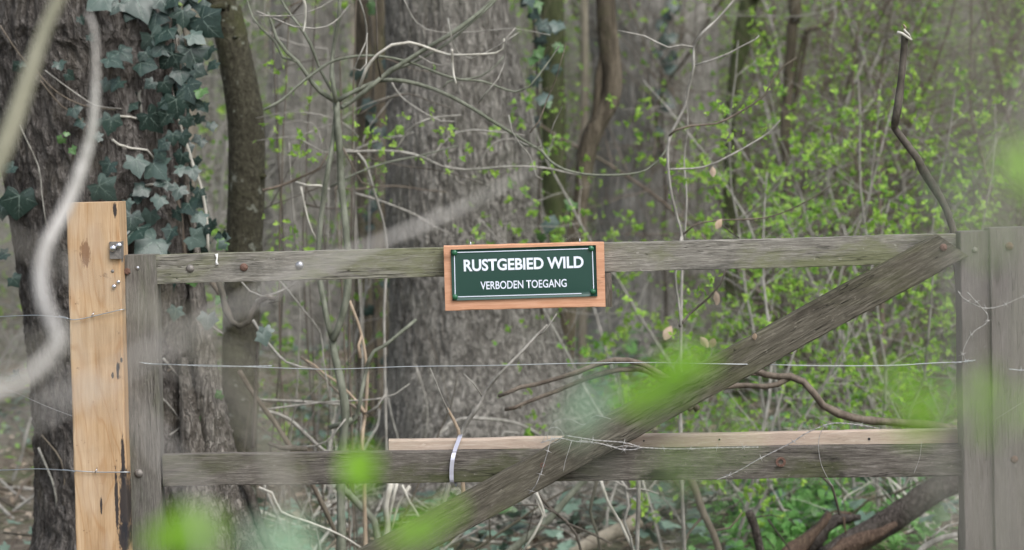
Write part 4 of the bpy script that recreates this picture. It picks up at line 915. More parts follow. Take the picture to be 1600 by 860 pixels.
# ---- ivy -------------------------------------------------------------
def ivy_mesh(name, lm, vm, lob=1.0, seed=0):
    rg = random.Random(seed)
    half = [(.0, -.05), (.10, -.20), (.27, -.32), (.46, -.38), (.52, -.22), (.56 - .06 * lob, -.02), (.66, .08), (.83, .25), (.68, .36), (.51 - .10 * lob, .46), (.38, .66), (.19, .88), (0, 1.05)]
    out = half + [(-x, y) for (x, y) in half[-2:0:-1]]
    asp = rg.uniform(.82, 1.12); sk = rg.uniform(-.12, .12)
    out = [(x * asp * (1 + rg.uniform(-.07, .07)) + sk * y, y * (1 + rg.uniform(-.07, .07))) for x, y in out]
    V = [(0, .0, .0)]; n = len(out)
    fold = rg.uniform(-.05, .32); droop = rg.uniform(.05, .35); tw = rg.uniform(-.2, .2)
    def zf(x, y): return fold * abs(x) ** 1.2 - droop * (x * x + y * y) + tw * x * y + .035 * math.sin(9 * x + seed) * math.cos(7 * y)
    for f_ in (.5, 1.0):
        for (x, y) in out: V.append((x * f_, y * f_, zf(x * f_, y * f_)))
    Fc = [(0, 1 + i, 1 + (i + 1) % n) for i in range(n)] + [(1 + i, 1 + n + i, 1 + n + (i + 1) % n, 1 + (i + 1) % n) for i in range(n)]
    mi = [0] * len(Fc)
    def vein(x1, y1, w0, x0=0, y0=0):
        b = len(V); k = 4; dx, dy = x1 - x0, y1 - y0; l = math.hypot(dx, dy); nx_, ny_ = -dy / l, dx / l
        for i in range(k + 1):
            t_ = i / k; w_ = w0 * (1 - .75 * t_); x, y = x0 + dx * t_, y0 + dy * t_
            V.append((x + nx_ * w_, y + ny_ * w_, zf(x, y) + .014)); V.append((x - nx_ * w_, y - ny_ * w_, zf(x, y) + .014))
        for i in range(k): Fc.append((b + 2 * i, b + 2 * i + 1, b + 2 * i + 3, b + 2 * i + 2)); mi.append(1)
    vein(0, .92, .018); vein(.7, .24, .015); vein(-.7, .24, .015); vein(.44, -.28, .013); vein(-.44, -.28, .013)
    for s_ in (1, -1):
        vein(.22 * s_, .62, .007, 0, .35); vein(.17 * s_, .78, .006, 0, .58); vein(.36 * s_, .34, .007, .28 * s_, .1); vein(.5 * s_, .02, .006, .3 * s_, .1)
    me = bpy.data.meshes.new(name); me.from_pydata(V, [], Fc); me.materials.append(lm); me.materials.append(vm)
    me.polygons.foreach_set('material_index', mi); me.polygons.foreach_set('use_smooth', [True] * len(Fc)); me.update(); return me
IV = [ivy_mesh('ivy_leaf', M['ivy'], M['vein'], l, s_) for s_, l in enumerate((1, .7, -.6, .3, -.9, .5, -.2, .8))]
IVP = [ivy_mesh('ivy_leaf', M['ivypale'], M['vein'], l, s_ + 9) for s_, l in enumerate((.8, .2, -.6))]
IVF = [ivy_mesh('ivy_leaf', M['ivyfloor'], M['vein'], l, s_ + 29) for s_, l in enumerate((.8, .2, -.6, .5))]
IVG = [ivy_mesh('ivy_leaf', M['ivyg'], M['veing'], l, s_ + 19) for s_, l in enumerate((1, .1))]
def place_leaf(root, me, p, size, rot=None, tilt=(55, 20), face=None, name='leaf'):
    """leaf lies in XY with its tip +Y; turned to face the camera side, then tilted"""
    rz = rng.gauss(0, 45) + 180 if rot is None else rot
    Mx = Matrix.Translation(p) @ Matrix.Rotation(R(rng.uniform(-1, 1) * tilt[1] + (face or 0)), 4, 'Z') @ Matrix.Rotation(R(rng.uniform(-32, 26) + 90 - (90 - tilt[0]) * .5), 4, 'X') @ Matrix.Rotation(R(rz), 4, 'Z') @ Matrix.Scale(size, 4)
    return link(name, me, root, Mx)
def trunk_y(P, p):
    i = int(np.argmin(np.abs(P[:, 2] - p.z))); cx, cy, r = P[i][0], P[i][1], P[i][3]
    dx = min(abs(p.x - cx), r * .98); return cy - math.sqrt(r * r - dx * dx)
ivb = at(280, 860, 7.6)
ivy = empty('climbing_ivy', (ivb.x, 7.6, gz(ivb.x, 7.6)), 'dark glossy ivy climbing the right side of the broad trunk beside the new post', 'ivy')
LV = [(161, 4, 44), (212, 8, 60), (252, 6, 34), (266, 16, 30), (237, 68, 50), (262, 55, 42), (315, 42, 56), (270, 95, 48), (297, 88, 46), (170, 100, 36), (187, 88, 36), (220, 106, 36), (168, 133, 22), (187, 134, 26), (238, 133, 20), (292, 142, 40), (275, 165, 42), (336, 104, 24), (232, 190, 44), (252, 165, 22), (174, 193, 34), (157, 218, 18), (248, 240, 24), (172, 263, 30), (212, 258, 38), (240, 266, 44), (285, 248, 28), (155, 300, 46), (198, 320, 20), (215, 370, 60), (242, 388, 60), (300, 378, 34), (310, 342, 28), (312, 303, 22), (285, 215, 26), (270, 215, 24), (290, 190, 24), (300, 270, 26), (262, 292, 30), (250, 315, 26), (275, 335, 24), (205, 345, 36), (190, 355, 34), (245, 30, 34), (285, 25, 34), (300, 62, 32), (255, 80, 28), (228, 88, 24), (282, 118, 30), (305, 115, 26), (300, 165, 26), (262, 185, 28), (225, 300, 28), (235, 340, 30), (280, 300, 26), (295, 325, 28), (268, 365, 28), (210, 22, 30), (185, 12, 28), (272, 3, 34), (170, 345, 28), (256, 135, 26), (318, 362, 26), (258, 228, 24), (278, 270, 24)]
for (x, y, s_) in LV:
    p = at(x, y, 7.6); p.y = trunk_y(LTP, p); yy = min(p.y, 7.75) - .05 - rng.uniform(0, .05); p = at(x, y - s_ * .22, yy)
    place_leaf(ivy, rng.choice(IV if rng.random() < .8 else IVP), p, wpx(s_ * .76, yy), tilt=(60, 30))
for (x, y, s_) in ((315, 146, 28), (97, 220, 18), (112, 236, 18), (104, 210, 12), (350, 385, 26), (347, 470, 24), (345, 620, 18), (315, 655, 14), (300, 440, 24)):
    p = at(x, y, 7.6); p.y = trunk_y(LTP, p); yy = min(p.y, 7.7) - .04; p = at(x, y - s_ * .2, yy); place_leaf(ivy, rng.choice(IVG), p, wpx(s_ * .6, yy))
for (x, y, s_) in ((275, 490, 32), (325, 502, 38), (350, 385, 20)):
    yy = 7.45; place_leaf(ivy, rng.choice(IVP), at(x, y - s_ * .2, yy), wpx(s_ * .6, yy))
for (x, y, s_) in ((115, 175, 22), (92, 103, 20), (106, 120, 18), (20, 265, 22), (30, 318, 54), (3, 330, 30), (125, 32, 16), (30, 108, 20), (34, 103, 14), (3, 262, 22), (140, 60, 16), (10, 402, 24), (20, 440, 22), (22, 590, 18), (150, 195, 14), (128, 195, 18)):
    p = at(x, y, 7.6); p.y = trunk_y(LTP, p); yy = p.y - .035; place_leaf(ivy, rng.choice(IV), at(x, y - s_ * .22, yy), wpx(s_ * .72, yy), tilt=(65, 15))
# shaded inner layer of the same ivy, hugging the bark
for k in range(150):
    t_ = rng.random(); y = -20 + 860 * t_ ** 1.5 if k % 4 else rng.uniform(-20, 400)
    if y > 470: continue
    x = rng.gauss(276 if y < 330 else 290, 24) if k % 3 else rng.uniform(190, 330)
    s_ = rng.uniform(20, 42); p = at(x, y, 7.6); yy = min(trunk_y(LTP, p), 7.85) + (-.015 if k % 2 else .03); yy = min(yy, 7.9)
    place_leaf(ivy, rng.choice(IV), at(x, y, yy), wpx(s_ * .6, yy), tilt=(60, 45))
# stems of the ivy
def ivystem(poly, wd, te, mat='browntwig', off=.03):
    pts = []
    for (x, y) in poly:
        p = at(x, y, 7.6); p.y = trunk_y(LTP, p); yy = min(p.y, 7.85) - off; pts.append((x, y, yy))
    branch_part('vine_stem', pts, wd, 7.6, te, M[mat], ivy, wob=0, seed=len(pts), knob=.12, sides=8)
for q in ([[(262, 20), (265, 80), (268, 150), (275, 220), (270, 300), (277, 380), (285, 460), (300, 540), (318, 620), (335, 700), (345, 780), (370, 880), (380, 1000)], 13, 1.1, 'log'],
          [[(275, 60), (280, 140), (290, 210), (292, 300), (300, 380), (305, 450), (318, 530), (330, 620), (345, 720), (365, 860), (380, 1000)], 10, 1.2, 'rootbark'],
          [[(250, 10), (255, 70), (262, 130), (257, 200), (268, 270), (280, 340), (290, 430), (300, 520)], 8, .9, 'browntwig'],
          [[(262, 120), (268, 140), (275, 175), (288, 215), (300, 255), (312, 285), (320, 320), (324, 360), (325, 396)], 6, .8, 'paletwig'],
          [[(224, 118), (222, 135), (217, 148), (219, 165), (222, 185)], 6, .8, 'graytwig'], [[(186, 182), (205, 183), (222, 188)], 4, .7, 'paletwig'],
          [[(175, 218), (185, 226), (205, 232), (230, 235), (240, 247)], 4, .8, 'paletwig'], [[(282, 20), (290, 70), (296, 105)], 3, .8, 'darktwig'],
          [[(225, 290), (240, 288), (258, 283), (272, 290)], 4, .8, 'paletwig'], [[(0, 40), (30, 85), (62, 118), (90, 145), (130, 165), (180, 172)], 2.4, .7, 'browntwig'],
          [[(62, 125), (95, 165), (125, 185), (160, 230)], 2.4, .7, 'browntwig'], [[(70, 110), (110, 140), (150, 165), (190, 170)], 2.4, .7, 'graytwig'],
          [[(30, 195), (60, 260), (65, 300), (72, 350)], 2.2, .8, 'graytwig'], [[(268, 300), (280, 330), (281, 380), (290, 420), (283, 480), (300, 560)], 5, .9, 'graytwig'],
          [[(300, 450), (318, 480), (330, 510), (348, 522)], 4, .8, 'graytwig'], [[(300, 560), (298, 600), (297, 640), (285, 665), (265, 680)], 4, .7, 'graytwig'],
          [[(255, 560), (280, 590), (300, 620), (330, 645)], 4, .8, 'graytwig'], [[(262, 580), (290, 565), (330, 560)], 3, .8, 'browntwig'],
          [[(310, 550), (330, 590), (325, 650), (310, 700), (300, 760)], 7, .8, 'rootbark'], [[(250, 620), (270, 640), (300, 690)], 3, .8, 'graytwig'],
          [[(330, 440), (350, 470), (362, 500)], 8, .8, 'browntwig'], [[(60, 700), (85, 760), (90, 800), (95, 860)], 4, .8, 'graytwig'], [[(65, 680), (95, 720), (100, 770), (88, 860)], 3, .8, 'browntwig']):
    ivystem(q[0], q[1], q[2], q[3])
# fluted root at the foot of the broad tree
branch_part('root_buttress', [(300, 420, 7.80), (312, 500, 7.76), (322, 580, 7.73), (332, 660, 7.70), (345, 740, 7.66), (368, 820, 7.6), (400, 890, 7.5), (430, 960, 7.45)], 14, 7.7, 7.0, M['rootbark'], LT, sides=44, knob=.09, wob=0, step=.012)
branch_part('root_buttress', [(285, 560, 7.72), (295, 640, 7.68), (305, 720, 7.64), (315, 790, 7.58), (330, 860, 7.5), (345, 960, 7.42)], 14, 7.7, 6, M['rootbark'], LT, sides=44, knob=.09, wob=0, step=.012)
branch_part('root', [(372, 740, 7.6), (390, 770, 7.58), (400, 800, 7.55), (410, 830, 7.5), (430, 880, 7.45)], 14, 7.6, .9, M['log'], LT, sides=14, knob=.1)

# ivy on other trunks
def ivy_strand(label, spots_, Y, stem, group=None):
    p = at(stem[0][0], 860, Y); root = empty('climbing_ivy', (p.x, Y, gz(p.x, Y)), label, 'ivy', group)
    branch_part('vine_stem', stem, 6, Y, .6, M['darktwig'], root, wob=0)
    for (x, y, s_, k) in spots_:
        for _ in range(2):
            place_leaf(root, rng.choice({'d': IV, 'p': IVP, 'g': IVG}[k]), at(x + rng.uniform(-6, 6), y + rng.uniform(-6, 6), Y - rng.uniform(.02, .12)), wpx(s_ * .55, Y), tilt=(55, 40))
ivy_strand('ivy strand on the right flank of the oak trunk', [(835, 10, 30, 'g'), (850, 35, 34, 'd'), (868, 42, 34, 'p'), (842, 60, 26, 'd'), (870, 78, 24, 'g'), (838, 85, 26, 'g'), (850, 95, 26, 'd'), (866, 106, 24, 'p'), (838, 125, 26, 'd'), (846, 148, 30, 'p'), (855, 160, 20, 'g'), (835, 20, 24, 'd'), (826, 0, 30, 'd'), (838, 190, 18, 'd'), (895, 314, 24, 'g'), (860, 350, 28, 'p'), (848, 372, 22, 'g'), (850, 240, 16, 'd')], 10.95, [(865, 900), (850, 500), (842, 300), (838, 100), (825, -30)])
ivy_strand('ivy growing up the far big trunk, soft and bluish', [(1050, 8, 30, 'p'), (1035, 40, 30, 'd'), (1046, 60, 30, 'p'), (1028, 85, 26, 'd'), (1045, 100, 30, 'p'), (1030, 140, 34, 'p'), (1040, 160, 30, 'd'), (1022, 150, 30, 'd'), (1036, 200, 24, 'd'), (1040, 25, 24, 'd'), (1052, 85, 24, 'd')], 17.35, [(1040, 600), (1038, 300), (1034, 100), (1045, -30)])
ivy_strand('ivy strand on the brown trunk left of the oak', [(560, 110, 24, 'p'), (582, 165, 30, 'p'), (575, 185, 28, 'd'), (590, 200, 26, 'd'), (587, 225, 22, 'd'), (580, 320, 28, 'd'), (576, 335, 22, 'p'), (585, 300, 18, 'd'), (578, 350, 18, 'd'), (600, 100, 26, 'p'), (575, 480, 22, 'd'), (583, 10, 22, 'g'), (600, 440, 18, 'p'), (600, 560, 18, 'd')], 12.2, [(590, 850), (585, 500), (578, 300), (585, 100), (570, -30)])
ivy_strand('three pale ivy leaves hanging left of the sapling under the top rail', [(416, 518, 34, 'p')], 7.7, [(395, 700), (400, 560), (408, 505)])
# ------------------------------------------------------------------ the forest floor
gi = empty('ground_ivy', (at(900, 800, 9.8).x, 9.8, gz(0, 9.8)), 'carpet of grey-green ivy covering the ground behind the low rail', 'ivy')
def ground_pt(px, py):
    d = CR @ Vector(((px - 800) / F, -(py - 430) / F, -1.0)); Y = CAMZ / -d.z * d.y if d.z < 0 else 60
    for _ in range(4):
        p = at(px, py, Y); g = gz(p.x, Y); Y = (CAMZ - g) / -(d.z) * d.y
    return at(px, py, Y)
def gleaf(root, me, p, s_, name='leaf'):
    Mx = Matrix.Translation((p.x, p.y, gz(p.x, p.y) + rng.uniform(.04, .18))) @ Matrix.Rotation(rng.uniform(0, 6.28), 4, 'Z') @ Matrix.Rotation(R(rng.uniform(-20, 65)), 4, 'X') @ Matrix.Rotation(rng.uniform(0, 6.28), 4, 'Z') @ Matrix.Scale(s_, 4)
    return link(name, me, root, Mx)
cnt = 0
while cnt < 300:
    px = rng.uniform(590, 1500); py = rng.uniform(755, 880)
    if 1120 < px < 1290 and rng.random() < .75: continue
    if px > 1290 and rng.random() < .4: continue
    p = ground_pt(px, py); gleaf(gi, rng.choice(IVF + IVF + IVP + IVG), p, wpx(rng.uniform(14, 30), p.y)); cnt += 1
# rest of the ivy carpet joined
co0 = np.zeros(len(IV[0].vertices) * 3); IV[0].vertices.foreach_get('co', co0); co0 = co0.reshape(-1, 3)[:1 + 2 * 24]
nO = 24
Qi = np.array([[0, 1 + i, 1 + (i + 1) % nO, 1 + (i + 1) % nO] for i in range(nO)])
Q4 = np.array([[1 + i, 1 + nO + i, 1 + nO + (i + 1) % nO, 1 + (i + 1) % nO] for i in range(nO)])
def carpet(name, pts, size, mat, hmax, parent=None, tpl=None, seed=4):
    rg = np.random.default_rng(seed); V0 = co0 if tpl is None else tpl[0]; Q0 = Q4 if tpl is None else tpl[1]
    n = len(pts); th = rg.uniform(0, 6.28, n); tl = rg.uniform(-.3, 1.1, n); az = rg.uniform(0, 6.28, n)
    c, s_ = np.cos(az), np.sin(az); z0 = np.zeros(n); o1 = np.ones(n)
    Rz = np.stack([c, -s_, z0, s_, c, z0, z0, z0, o1], -1).reshape(-1, 3, 3); c, s_ = np.cos(tl), np.sin(tl)
    Rx = np.stack([o1, z0, z0, z0, c, -s_, z0, s_, c], -1).reshape(-1, 3, 3); c, s_ = np.cos(th), np.sin(th)
    R2 = np.stack([c, -s_, z0, s_, c, z0, z0, z0, o1], -1).reshape(-1, 3, 3); Mt = Rz @ Rx @ R2
    V = np.einsum('nij,kj->nki', Mt, V0) * (size * rg.uniform(.5, 1.2, n))[:, None, None]
    P = np.array([[x, y, gz(x, y) + rg.uniform(.01, hmax)] for x, y in pts]); V = V + P[:, None, :]
    Q = Q0[None] + (np.arange(n) * len(V0))[:, None, None]
    return link(name, quads(name, V.reshape(-1, 3), Q.reshape(-1, 4), mat), parent)
pts = []
for _ in range(5200):
    y = rng.uniform(8.6, 19); x = rng.uniform(-.24, .26) * y
    if math.sin(x * 1.3 + 2) + math.sin(y * 1.1 + x * .7) + rng.uniform(-.7, .7) > -.5: pts.append((x, y))
# inner fan is left open on carpet leaves, so close it with the same quads folded to the middle
Qc = np.vstack([Q4, np.array([[0, 1 + i, 1 + (i + 1) % nO, 1 + (i + 2) % nO] for i in range(0, nO, 2)])])
tag(carpet('ivy_carpet', pts[:2600], .042, M['ivyfloor'], .13, tpl=(co0, Qc)), kind='stuff')
tag(carpet('dark_ivy_carpet', pts[2600:], .042, M['ivypale'], .11, tpl=(co0, Qc), seed=6), kind='stuff')
leafT = (np.array([[0, -.5, 0], [.28, 0, .06], [0, .55, 0], [-.28, 0, .05], [0, .05, -.03]]), np.array([[0, 1, 2, 4], [0, 4, 2, 3]]))
pts = [(rng.uniform(-.26, .26) * y, y) for y in [rng.uniform(8.4, 26) ** 1.0 for _ in range(15000)]]
tag(carpet('leaf_litter', pts, .05, M['litter'], .03, tpl=leafT, seed=8), kind='stuff')
# feathery herb: a frond of pinnae
def frond():
    V = []; Q = []
    for i in range(9):
        t_ = i / 9; l = .42 * math.sin(math.pi * (.15 + .85 * (1 - t_))) * (1 if i else .6); y = t_; z = .25 * math.sin(t_ * 2.2)
        for s_ in (1, -1):
            for kk in range(3):
                f0 = .12 + kk * .3; b = len(V); cx = s_ * l * f0; L = l * .42
                V += [[cx, y + f0 * .12, z], [cx + s_ * L * .35, y + f0 * .12 + .07, z + .03], [cx + s_ * L, y + .05 + f0 * .14, z - .02], [cx + s_ * L * .4, y + f0 * .1 - .05, z]]
                Q.append([b, b + 1, b + 2, b + 3])
    return np.array(V), np.array(Q)
FR = frond()
def hpts(n, f): 
    out = []
    while len(out) < n:
        q = f()
        if q: out.append(q)
    return out
def hf():
    px = rng.uniform(1060, 1500); py = rng.uniform(748, 900)
    if px < 1130 + rng.uniform(-60, 60): return None
    if px > 1330 and rng.random() < .6: return None
    p = ground_pt(px, py); return (p.x, p.y)
tag(carpet('feathery_herb', hpts(1000, hf), .07, M['herb'], .12, tpl=FR, seed=10), kind='stuff')
def hf2():
    y = rng.uniform(12, 24); return (rng.uniform(.02, .25) * y, y)
tag(carpet('green_undergrowth', hpts(1700, hf2), .08, M['herb'], .26, tpl=FR, seed=12), kind='stuff')
pts = [(rng.uniform(.0, .25) * y, y) for y in [rng.uniform(11, 26) for _ in range(1500)]]
tag(carpet('broadleaf_undergrowth', pts, .07, M['springdk'], .3, tpl=leafT, seed=13), kind='stuff')
pts = [(rng.uniform(-.25, .0) * y, y) for y in [rng.uniform(11, 26) for _ in range(1300)]]
tag(carpet('sparse_undergrowth', pts, .06, M['springdk'], .25, tpl=leafT, seed=14), kind='stuff')

# fallen twigs and dead stems on the ground
def fallen(name, poly, wd, Y, mat, label, te=.6, extra=(), group=None, cat='branch', rag=0):
    P = spline([list(p) for p in poly3(poly, Y, .02, seed=int(poly[0][0]))], .03); o = Vector(P[0]); n = len(P)
    T = Tubes(); rr_ = wpx(wd, Y) / 2 * np.linspace(1, te, n)
    if rag: rr_ = rr_ * (1 + nrg.normal(0, .06, n)) * np.minimum(1, .3 + np.arange(n) * .16)
    T.add(P - np.array(o), rr_, 18 if rag else (12 if wd > 6 else 6), .26 if rag else .07)
    r = tag(link(name, T.mesh(name, mat), None, Matrix.Translation(o)), label, cat, group)
    for (pl, w2) in extra: branch_part('side_twig', pl, w2, Y, .5, mat, r, sides=5)
    return r
fallen('fallen_branch', [(780, 875), (830, 835), (862, 808), (885, 780), (912, 752), (922, 742)], 13, 9.2, M['sapling'], 'olive-tan fallen branch slanting up behind the brace to the low rail', .8)
fallen('fallen_branch', [(880, 870), (925, 848), (960, 832), (985, 822), (1000, 812)], 22, 9.6, M['beigebark'], 'thick pale fallen branch among ground ivy below the crossing', 1.1)
fallen('dead_shoot', [(1075, 740), (1088, 770), (1100, 805), (1115, 835), (1128, 880)], 12, 8.2, M['browntwig'], 'grey-brown dead stem leaning below the low rail in the middle', .9, [([(1100, 805), (1075, 835), (1068, 865)], 5), ([(1115, 830), (1140, 825), (1160, 800)], 4)])
fallen('dead_shoot', [(838, 770), (850, 800), (845, 815), (835, 835), (815, 865)], 5, 7.2, M['paletwig'], 'forked pale twig hanging under the barbed strand', .8, [([(848, 806), (840, 785), (832, 762)], 4)])
fallen('dead_shoot', [(838, 768), (860, 795), (885, 815), (900, 835), (910, 870)], 5.5, 7.4, M['darktwig'], 'dark twig bending right under the barbed strand', .8, [([(870, 803), (840, 790), (800, 790)], 4), ([(885, 818), (920, 832), (955, 850)], 5)])
fallen('dead_shoot', [(935, 740), (928, 770), (922, 800), (932, 830), (940, 870)], 6, 8.0, M['darktwig'], 'upright dark twig right of the olive fallen branch', .8)
fallen('dead_shoot', [(938, 748), (950, 785), (968, 815), (980, 840), (1000, 880)], 5.5, 7.6, M['paletwig'], 'bent pale twig just right of the upright dark twig', .8)
fallen('dead_shoot', [(965, 745), (978, 762), (982, 790), (975, 815), (985, 840), (990, 870)], 6, 7.5, M['graytwig'], 'forked grey twig below the start of the brace shadow', .7, [([(980, 765), (1000, 764), (1030, 772)], 4), ([(975, 760), (960, 752), (945, 750)], 4)])
fallen('dead_shoot', [(996, 690), (998, 760), (996, 830), (995, 890)], 7, 6.9, M['graytwig'], 'straight vertical grey stem crossing behind the low rail', 1.0)
fallen('dead_shoot', [(1170, 800), (1180, 825), (1190, 870)], 14, 8.6, M['log'], 'short broken brown stump among the herbs', .9, [([(1200, 812), (1220, 840), (1235, 860)], 4), ([(1175, 810), (1205, 805), (1225, 810)], 3)])
fallen('dead_shoot', [(1285, 745), (1300, 760), (1306, 780), (1312, 805)], 5, 7.5, M['darktwig'], 'short dark twig below the bent wire', .7)
fallen('fallen_branch', [(1420, 880), (1445, 855), (1475, 840), (1510, 835), (1540, 838)], 11, 8.6, M['graytwig'], 'curved grey branch at the lower right foot of the gatepost', .8, [([(1455, 840), (1480, 822), (1510, 815)], 3.5)])
tangle = []
for i in range(230):
    x = rng.uniform(420, 1500); y = rng.uniform(752, 860); p = ground_pt(x, y); a = rng.uniform(0, 6.28); L = rng.uniform(.25, .7); T = Tubes(); lp = []
    d = [math.cos(a), math.sin(a) * .4, rng.uniform(0, .8)]
    grow((0, 0, .02), d, L, rng.uniform(.004, .008), 1, T, lp, nrg, kids=(1, 4), up=-.3, zig=.35)
    mk = rng.choice(['graytwig', 'browntwig', 'darktwig', 'paletwig', 'graytwig']); zn, _x = zone(p.x, p.y); kd = {'g': 'grey', 'b': 'brown', 'd': 'dark', 'p': 'pale'}[mk[0]]
    tag(link('fallen_twig', T.mesh('fallen_twig', M[mk]), None, Matrix.Translation(p)), 'crooked %s dead twig on the ground %s' % (kd, zn), 'twig', '%s dead twigs on the ground %s' % (kd, zn))
for i in range(46):
    x = rng.uniform(400, 600) if i % 3 else rng.uniform(-20, 100); Y = rng.uniform(8.3, 11); p = at(x, 700, Y); T = Tubes(); lp = []
    if x < 120: Y = rng.uniform(9, 12); p = at(x, 700, Y)
    a = rng.uniform(0, 6.28); d = [math.cos(a) * 1.2, math.sin(a) * .6, rng.uniform(.3, 1)]
    grow((0, 0, 0), d, rng.uniform(.5, 1.2), rng.uniform(.004, .009), 2, T, lp, nrg, kids=(1, 4), up=-.5, zig=.3)
    tag(link('dead_cane', T.mesh('dead_cane', M[rng.choice(['graytwig', 'browntwig', 'darktwig', 'graytwig'])]), None, Matrix.Translation((p.x, Y, gz(p.x, Y)))), 'arching dead cane in the brush ' + zone(p.x, Y)[0], 'cane', 'arching dead canes in the brush ' + zone(p.x, Y)[0])
for i in range(15):
    lf = True; x = rng.uniform(420, 585) if lf else rng.uniform(880, 1010); y = rng.uniform(-20, 330); Y = rng.uniform(8.4, 10.2); L = rng.uniform(90, 260); a = rng.uniform(-.7, .5) + (0 if lf and rng.random() < .7 else math.pi)
    pl = [(x, y)]
    for k in range(5): a += rng.gauss(0, .22); pl.append((pl[-1][0] + math.cos(a) * L / 5, pl[-1][1] + math.sin(a) * L / 5 * .8))
    mk = rng.choice(['graytwig', 'browntwig', 'browntwig', 'darktwig']); p0 = at(pl[0][0], pl[0][1], Y)
    r_ = empty('woodland_twig', (p0.x, Y, gz(p0.x, Y)), 'fine crossing %s twig %s' % ({'g': 'grey', 'b': 'brown', 'd': 'dark'}[mk[0]], zone(p0.x, Y)[0]), 'twig', 'fine %s in the brush %s' % (mk.replace('twig', ' twigs'), zone(p0.x, Y)[0]))
    branch_part('twig', pl, rng.uniform(2, 4), Y, .5, M[mk], r_, seed=i, sides=6)
    xb, yb = pl[0]; branch_part('stem', [(xb + rng.uniform(-40, 40), 900), (xb + rng.uniform(-20, 20), (yb + 900) / 2), (xb, yb)], rng.uniform(2.2, 3.4), Y, .7, M[mk], r_, seed=i, sides=6)
    if rng.random() < .5: k = rng.randrange(1, 4); branch_part('twig', [pl[k], (pl[k][0] + rng.uniform(-40, 60), pl[k][1] - rng.uniform(20, 60)), (pl[k][0] + rng.uniform(-30, 90), pl[k][1] - rng.uniform(60, 110))], 2.2, Y, .5, M[mk], r_, seed=i, sides=5)
    sprigs_along(r_, [pl], rng.randrange(0, 4), .02, 6, Y)
# roots and shoots at the oak foot
fallen('arched_root', [(672, 700), (690, 672), (720, 655), (760, 655), (800, 660), (830, 672), (860, 695)], 6, 9.6, M['graytwig'], 'thin pale arched root above the new batten', .8, [([(700, 668), (684, 680), (676, 700)], 5), ([(775, 690), (790, 675), (820, 680)], 4)], cat='root')
fallen('pale_roots_stem', [(612, 755), (603, 790), (606, 820), (602, 850), (600, 890)], 9, 8.0, M['paletwig'], 'bundle of peeling pale shoots below the left end of the batten', 1.2, [([(620, 755), (612, 790), (606, 830), (604, 870)], 6), ([(628, 758), (640, 785), (650, 800), (656, 812)], 5), ([(640, 760), (622, 790), (612, 830)], 6)], cat='shoots')
fallen('bent_limb', [(530, 760), (545, 772), (570, 798), (585, 815), (590, 840), (588, 880)], 12, 8.2, M['sapling'], 'bent olive limb curving down from the sapling foot', .9)
fallen('upright_twig', [(655, 600), (650, 570), (668, 640), (662, 690)], 3, 9.8, M['graytwig'], 'thin grey twig standing against the left foot of the oak', .8, cat='twig')
fallen('upright_twig', [(626, 700), (612, 650), (602, 600)], 3, 9.8, M['graytwig'], 'slanting grey twig at the far left foot of the oak', .8, cat='twig')
# log pile, lower right
lg = fallen('fallen_log', [(1560, 720), (1520, 738), (1480, 756), (1440, 780), (1400, 808), (1365, 830), (1330, 850), (1290, 875)], 42, 8.9, M['log'], 'thick dark log rising to the right behind the low rail', 1.0)
fallen('broken_log', [(1400, 818), (1375, 832), (1345, 845), (1320, 855), (1280, 885)], 24, 8.7, M['logwood'], 'torn reddish branch stub in front of the thick dark log', 1.1, cat='log', rag=2)
fallen('broken_log', [(1345, 808), (1310, 812), (1290, 822), (1270, 845), (1235, 880)], 30, 9.0, M['log'], 'split dark log piece left of the thick log', 1.0, cat='log', rag=2, extra=[([(1296, 800), (1285, 815), (1262, 835), (1240, 850)], 12)])
fallen('broken_log', [(1297, 803), (1285, 820), (1262, 842), (1220, 880)], 22, 8.75, M['logwood'], 'torn upright splinter of wood at the left of the log pile', 1.2, cat='log', rag=2, extra=[([(1330, 803), (1305, 799), (1290, 806)], 4), ([(1318, 808), (1320, 825), (1322, 835)], 4)])
# hanging dry leaves
for (x, y, s_, Yd, lb) in ((1113, 268, 16, 7.45, 'curled tan dry leaf caught on the twig high above the sign side rail'), (1125, 350, 18, 7.45, 'tan dry leaf resting just above the top rail right of the sign'), (1116, 466, 22, 7.4, 'orange dry leaf hanging below the top rail'), (1099, 536, 20, 7.6, 'left one of two dry leaves above the brace'), (1112, 537, 18, 7.6, 'right one of two dry leaves above the brace'), (1045, 520, 24, 8.0, 'blurred golden dry leaf beside the bright near leaves'), (1180, 527, 12, 5.95, 'small dry leaf stuck on the brace')):
    V = []; Q = []
    for i in range(5):
        t_ = i / 4; w_ = math.sin(math.pi * (t_ * .9 + .05)) * .34
        for q in (-1, 0, 1): V.append([q * w_, .08 * t_ * (3 - t_), .5 - t_ + 0 * q]); V[-1][1] += abs(q) * .18 * (1 if i % 2 else .7)
    for i in range(4):
        for q in range(2): b = i * 3 + q; Q.append([b, b + 1, b + 4, b + 3])
    o = link('dry_leaf', quads('dry_leaf', V, Q, M['dry']), None, Matrix.Translation(at(x, y, Yd)) @ Euler((rng.uniform(-.4, .4), rng.uniform(-.7, .7), rng.uniform(-.9, .9))).to_matrix().to_4x4() @ Matrix.Scale(wpx(s_ * 1.0, Yd), 4))
    tag(o, lb, 'leaf')

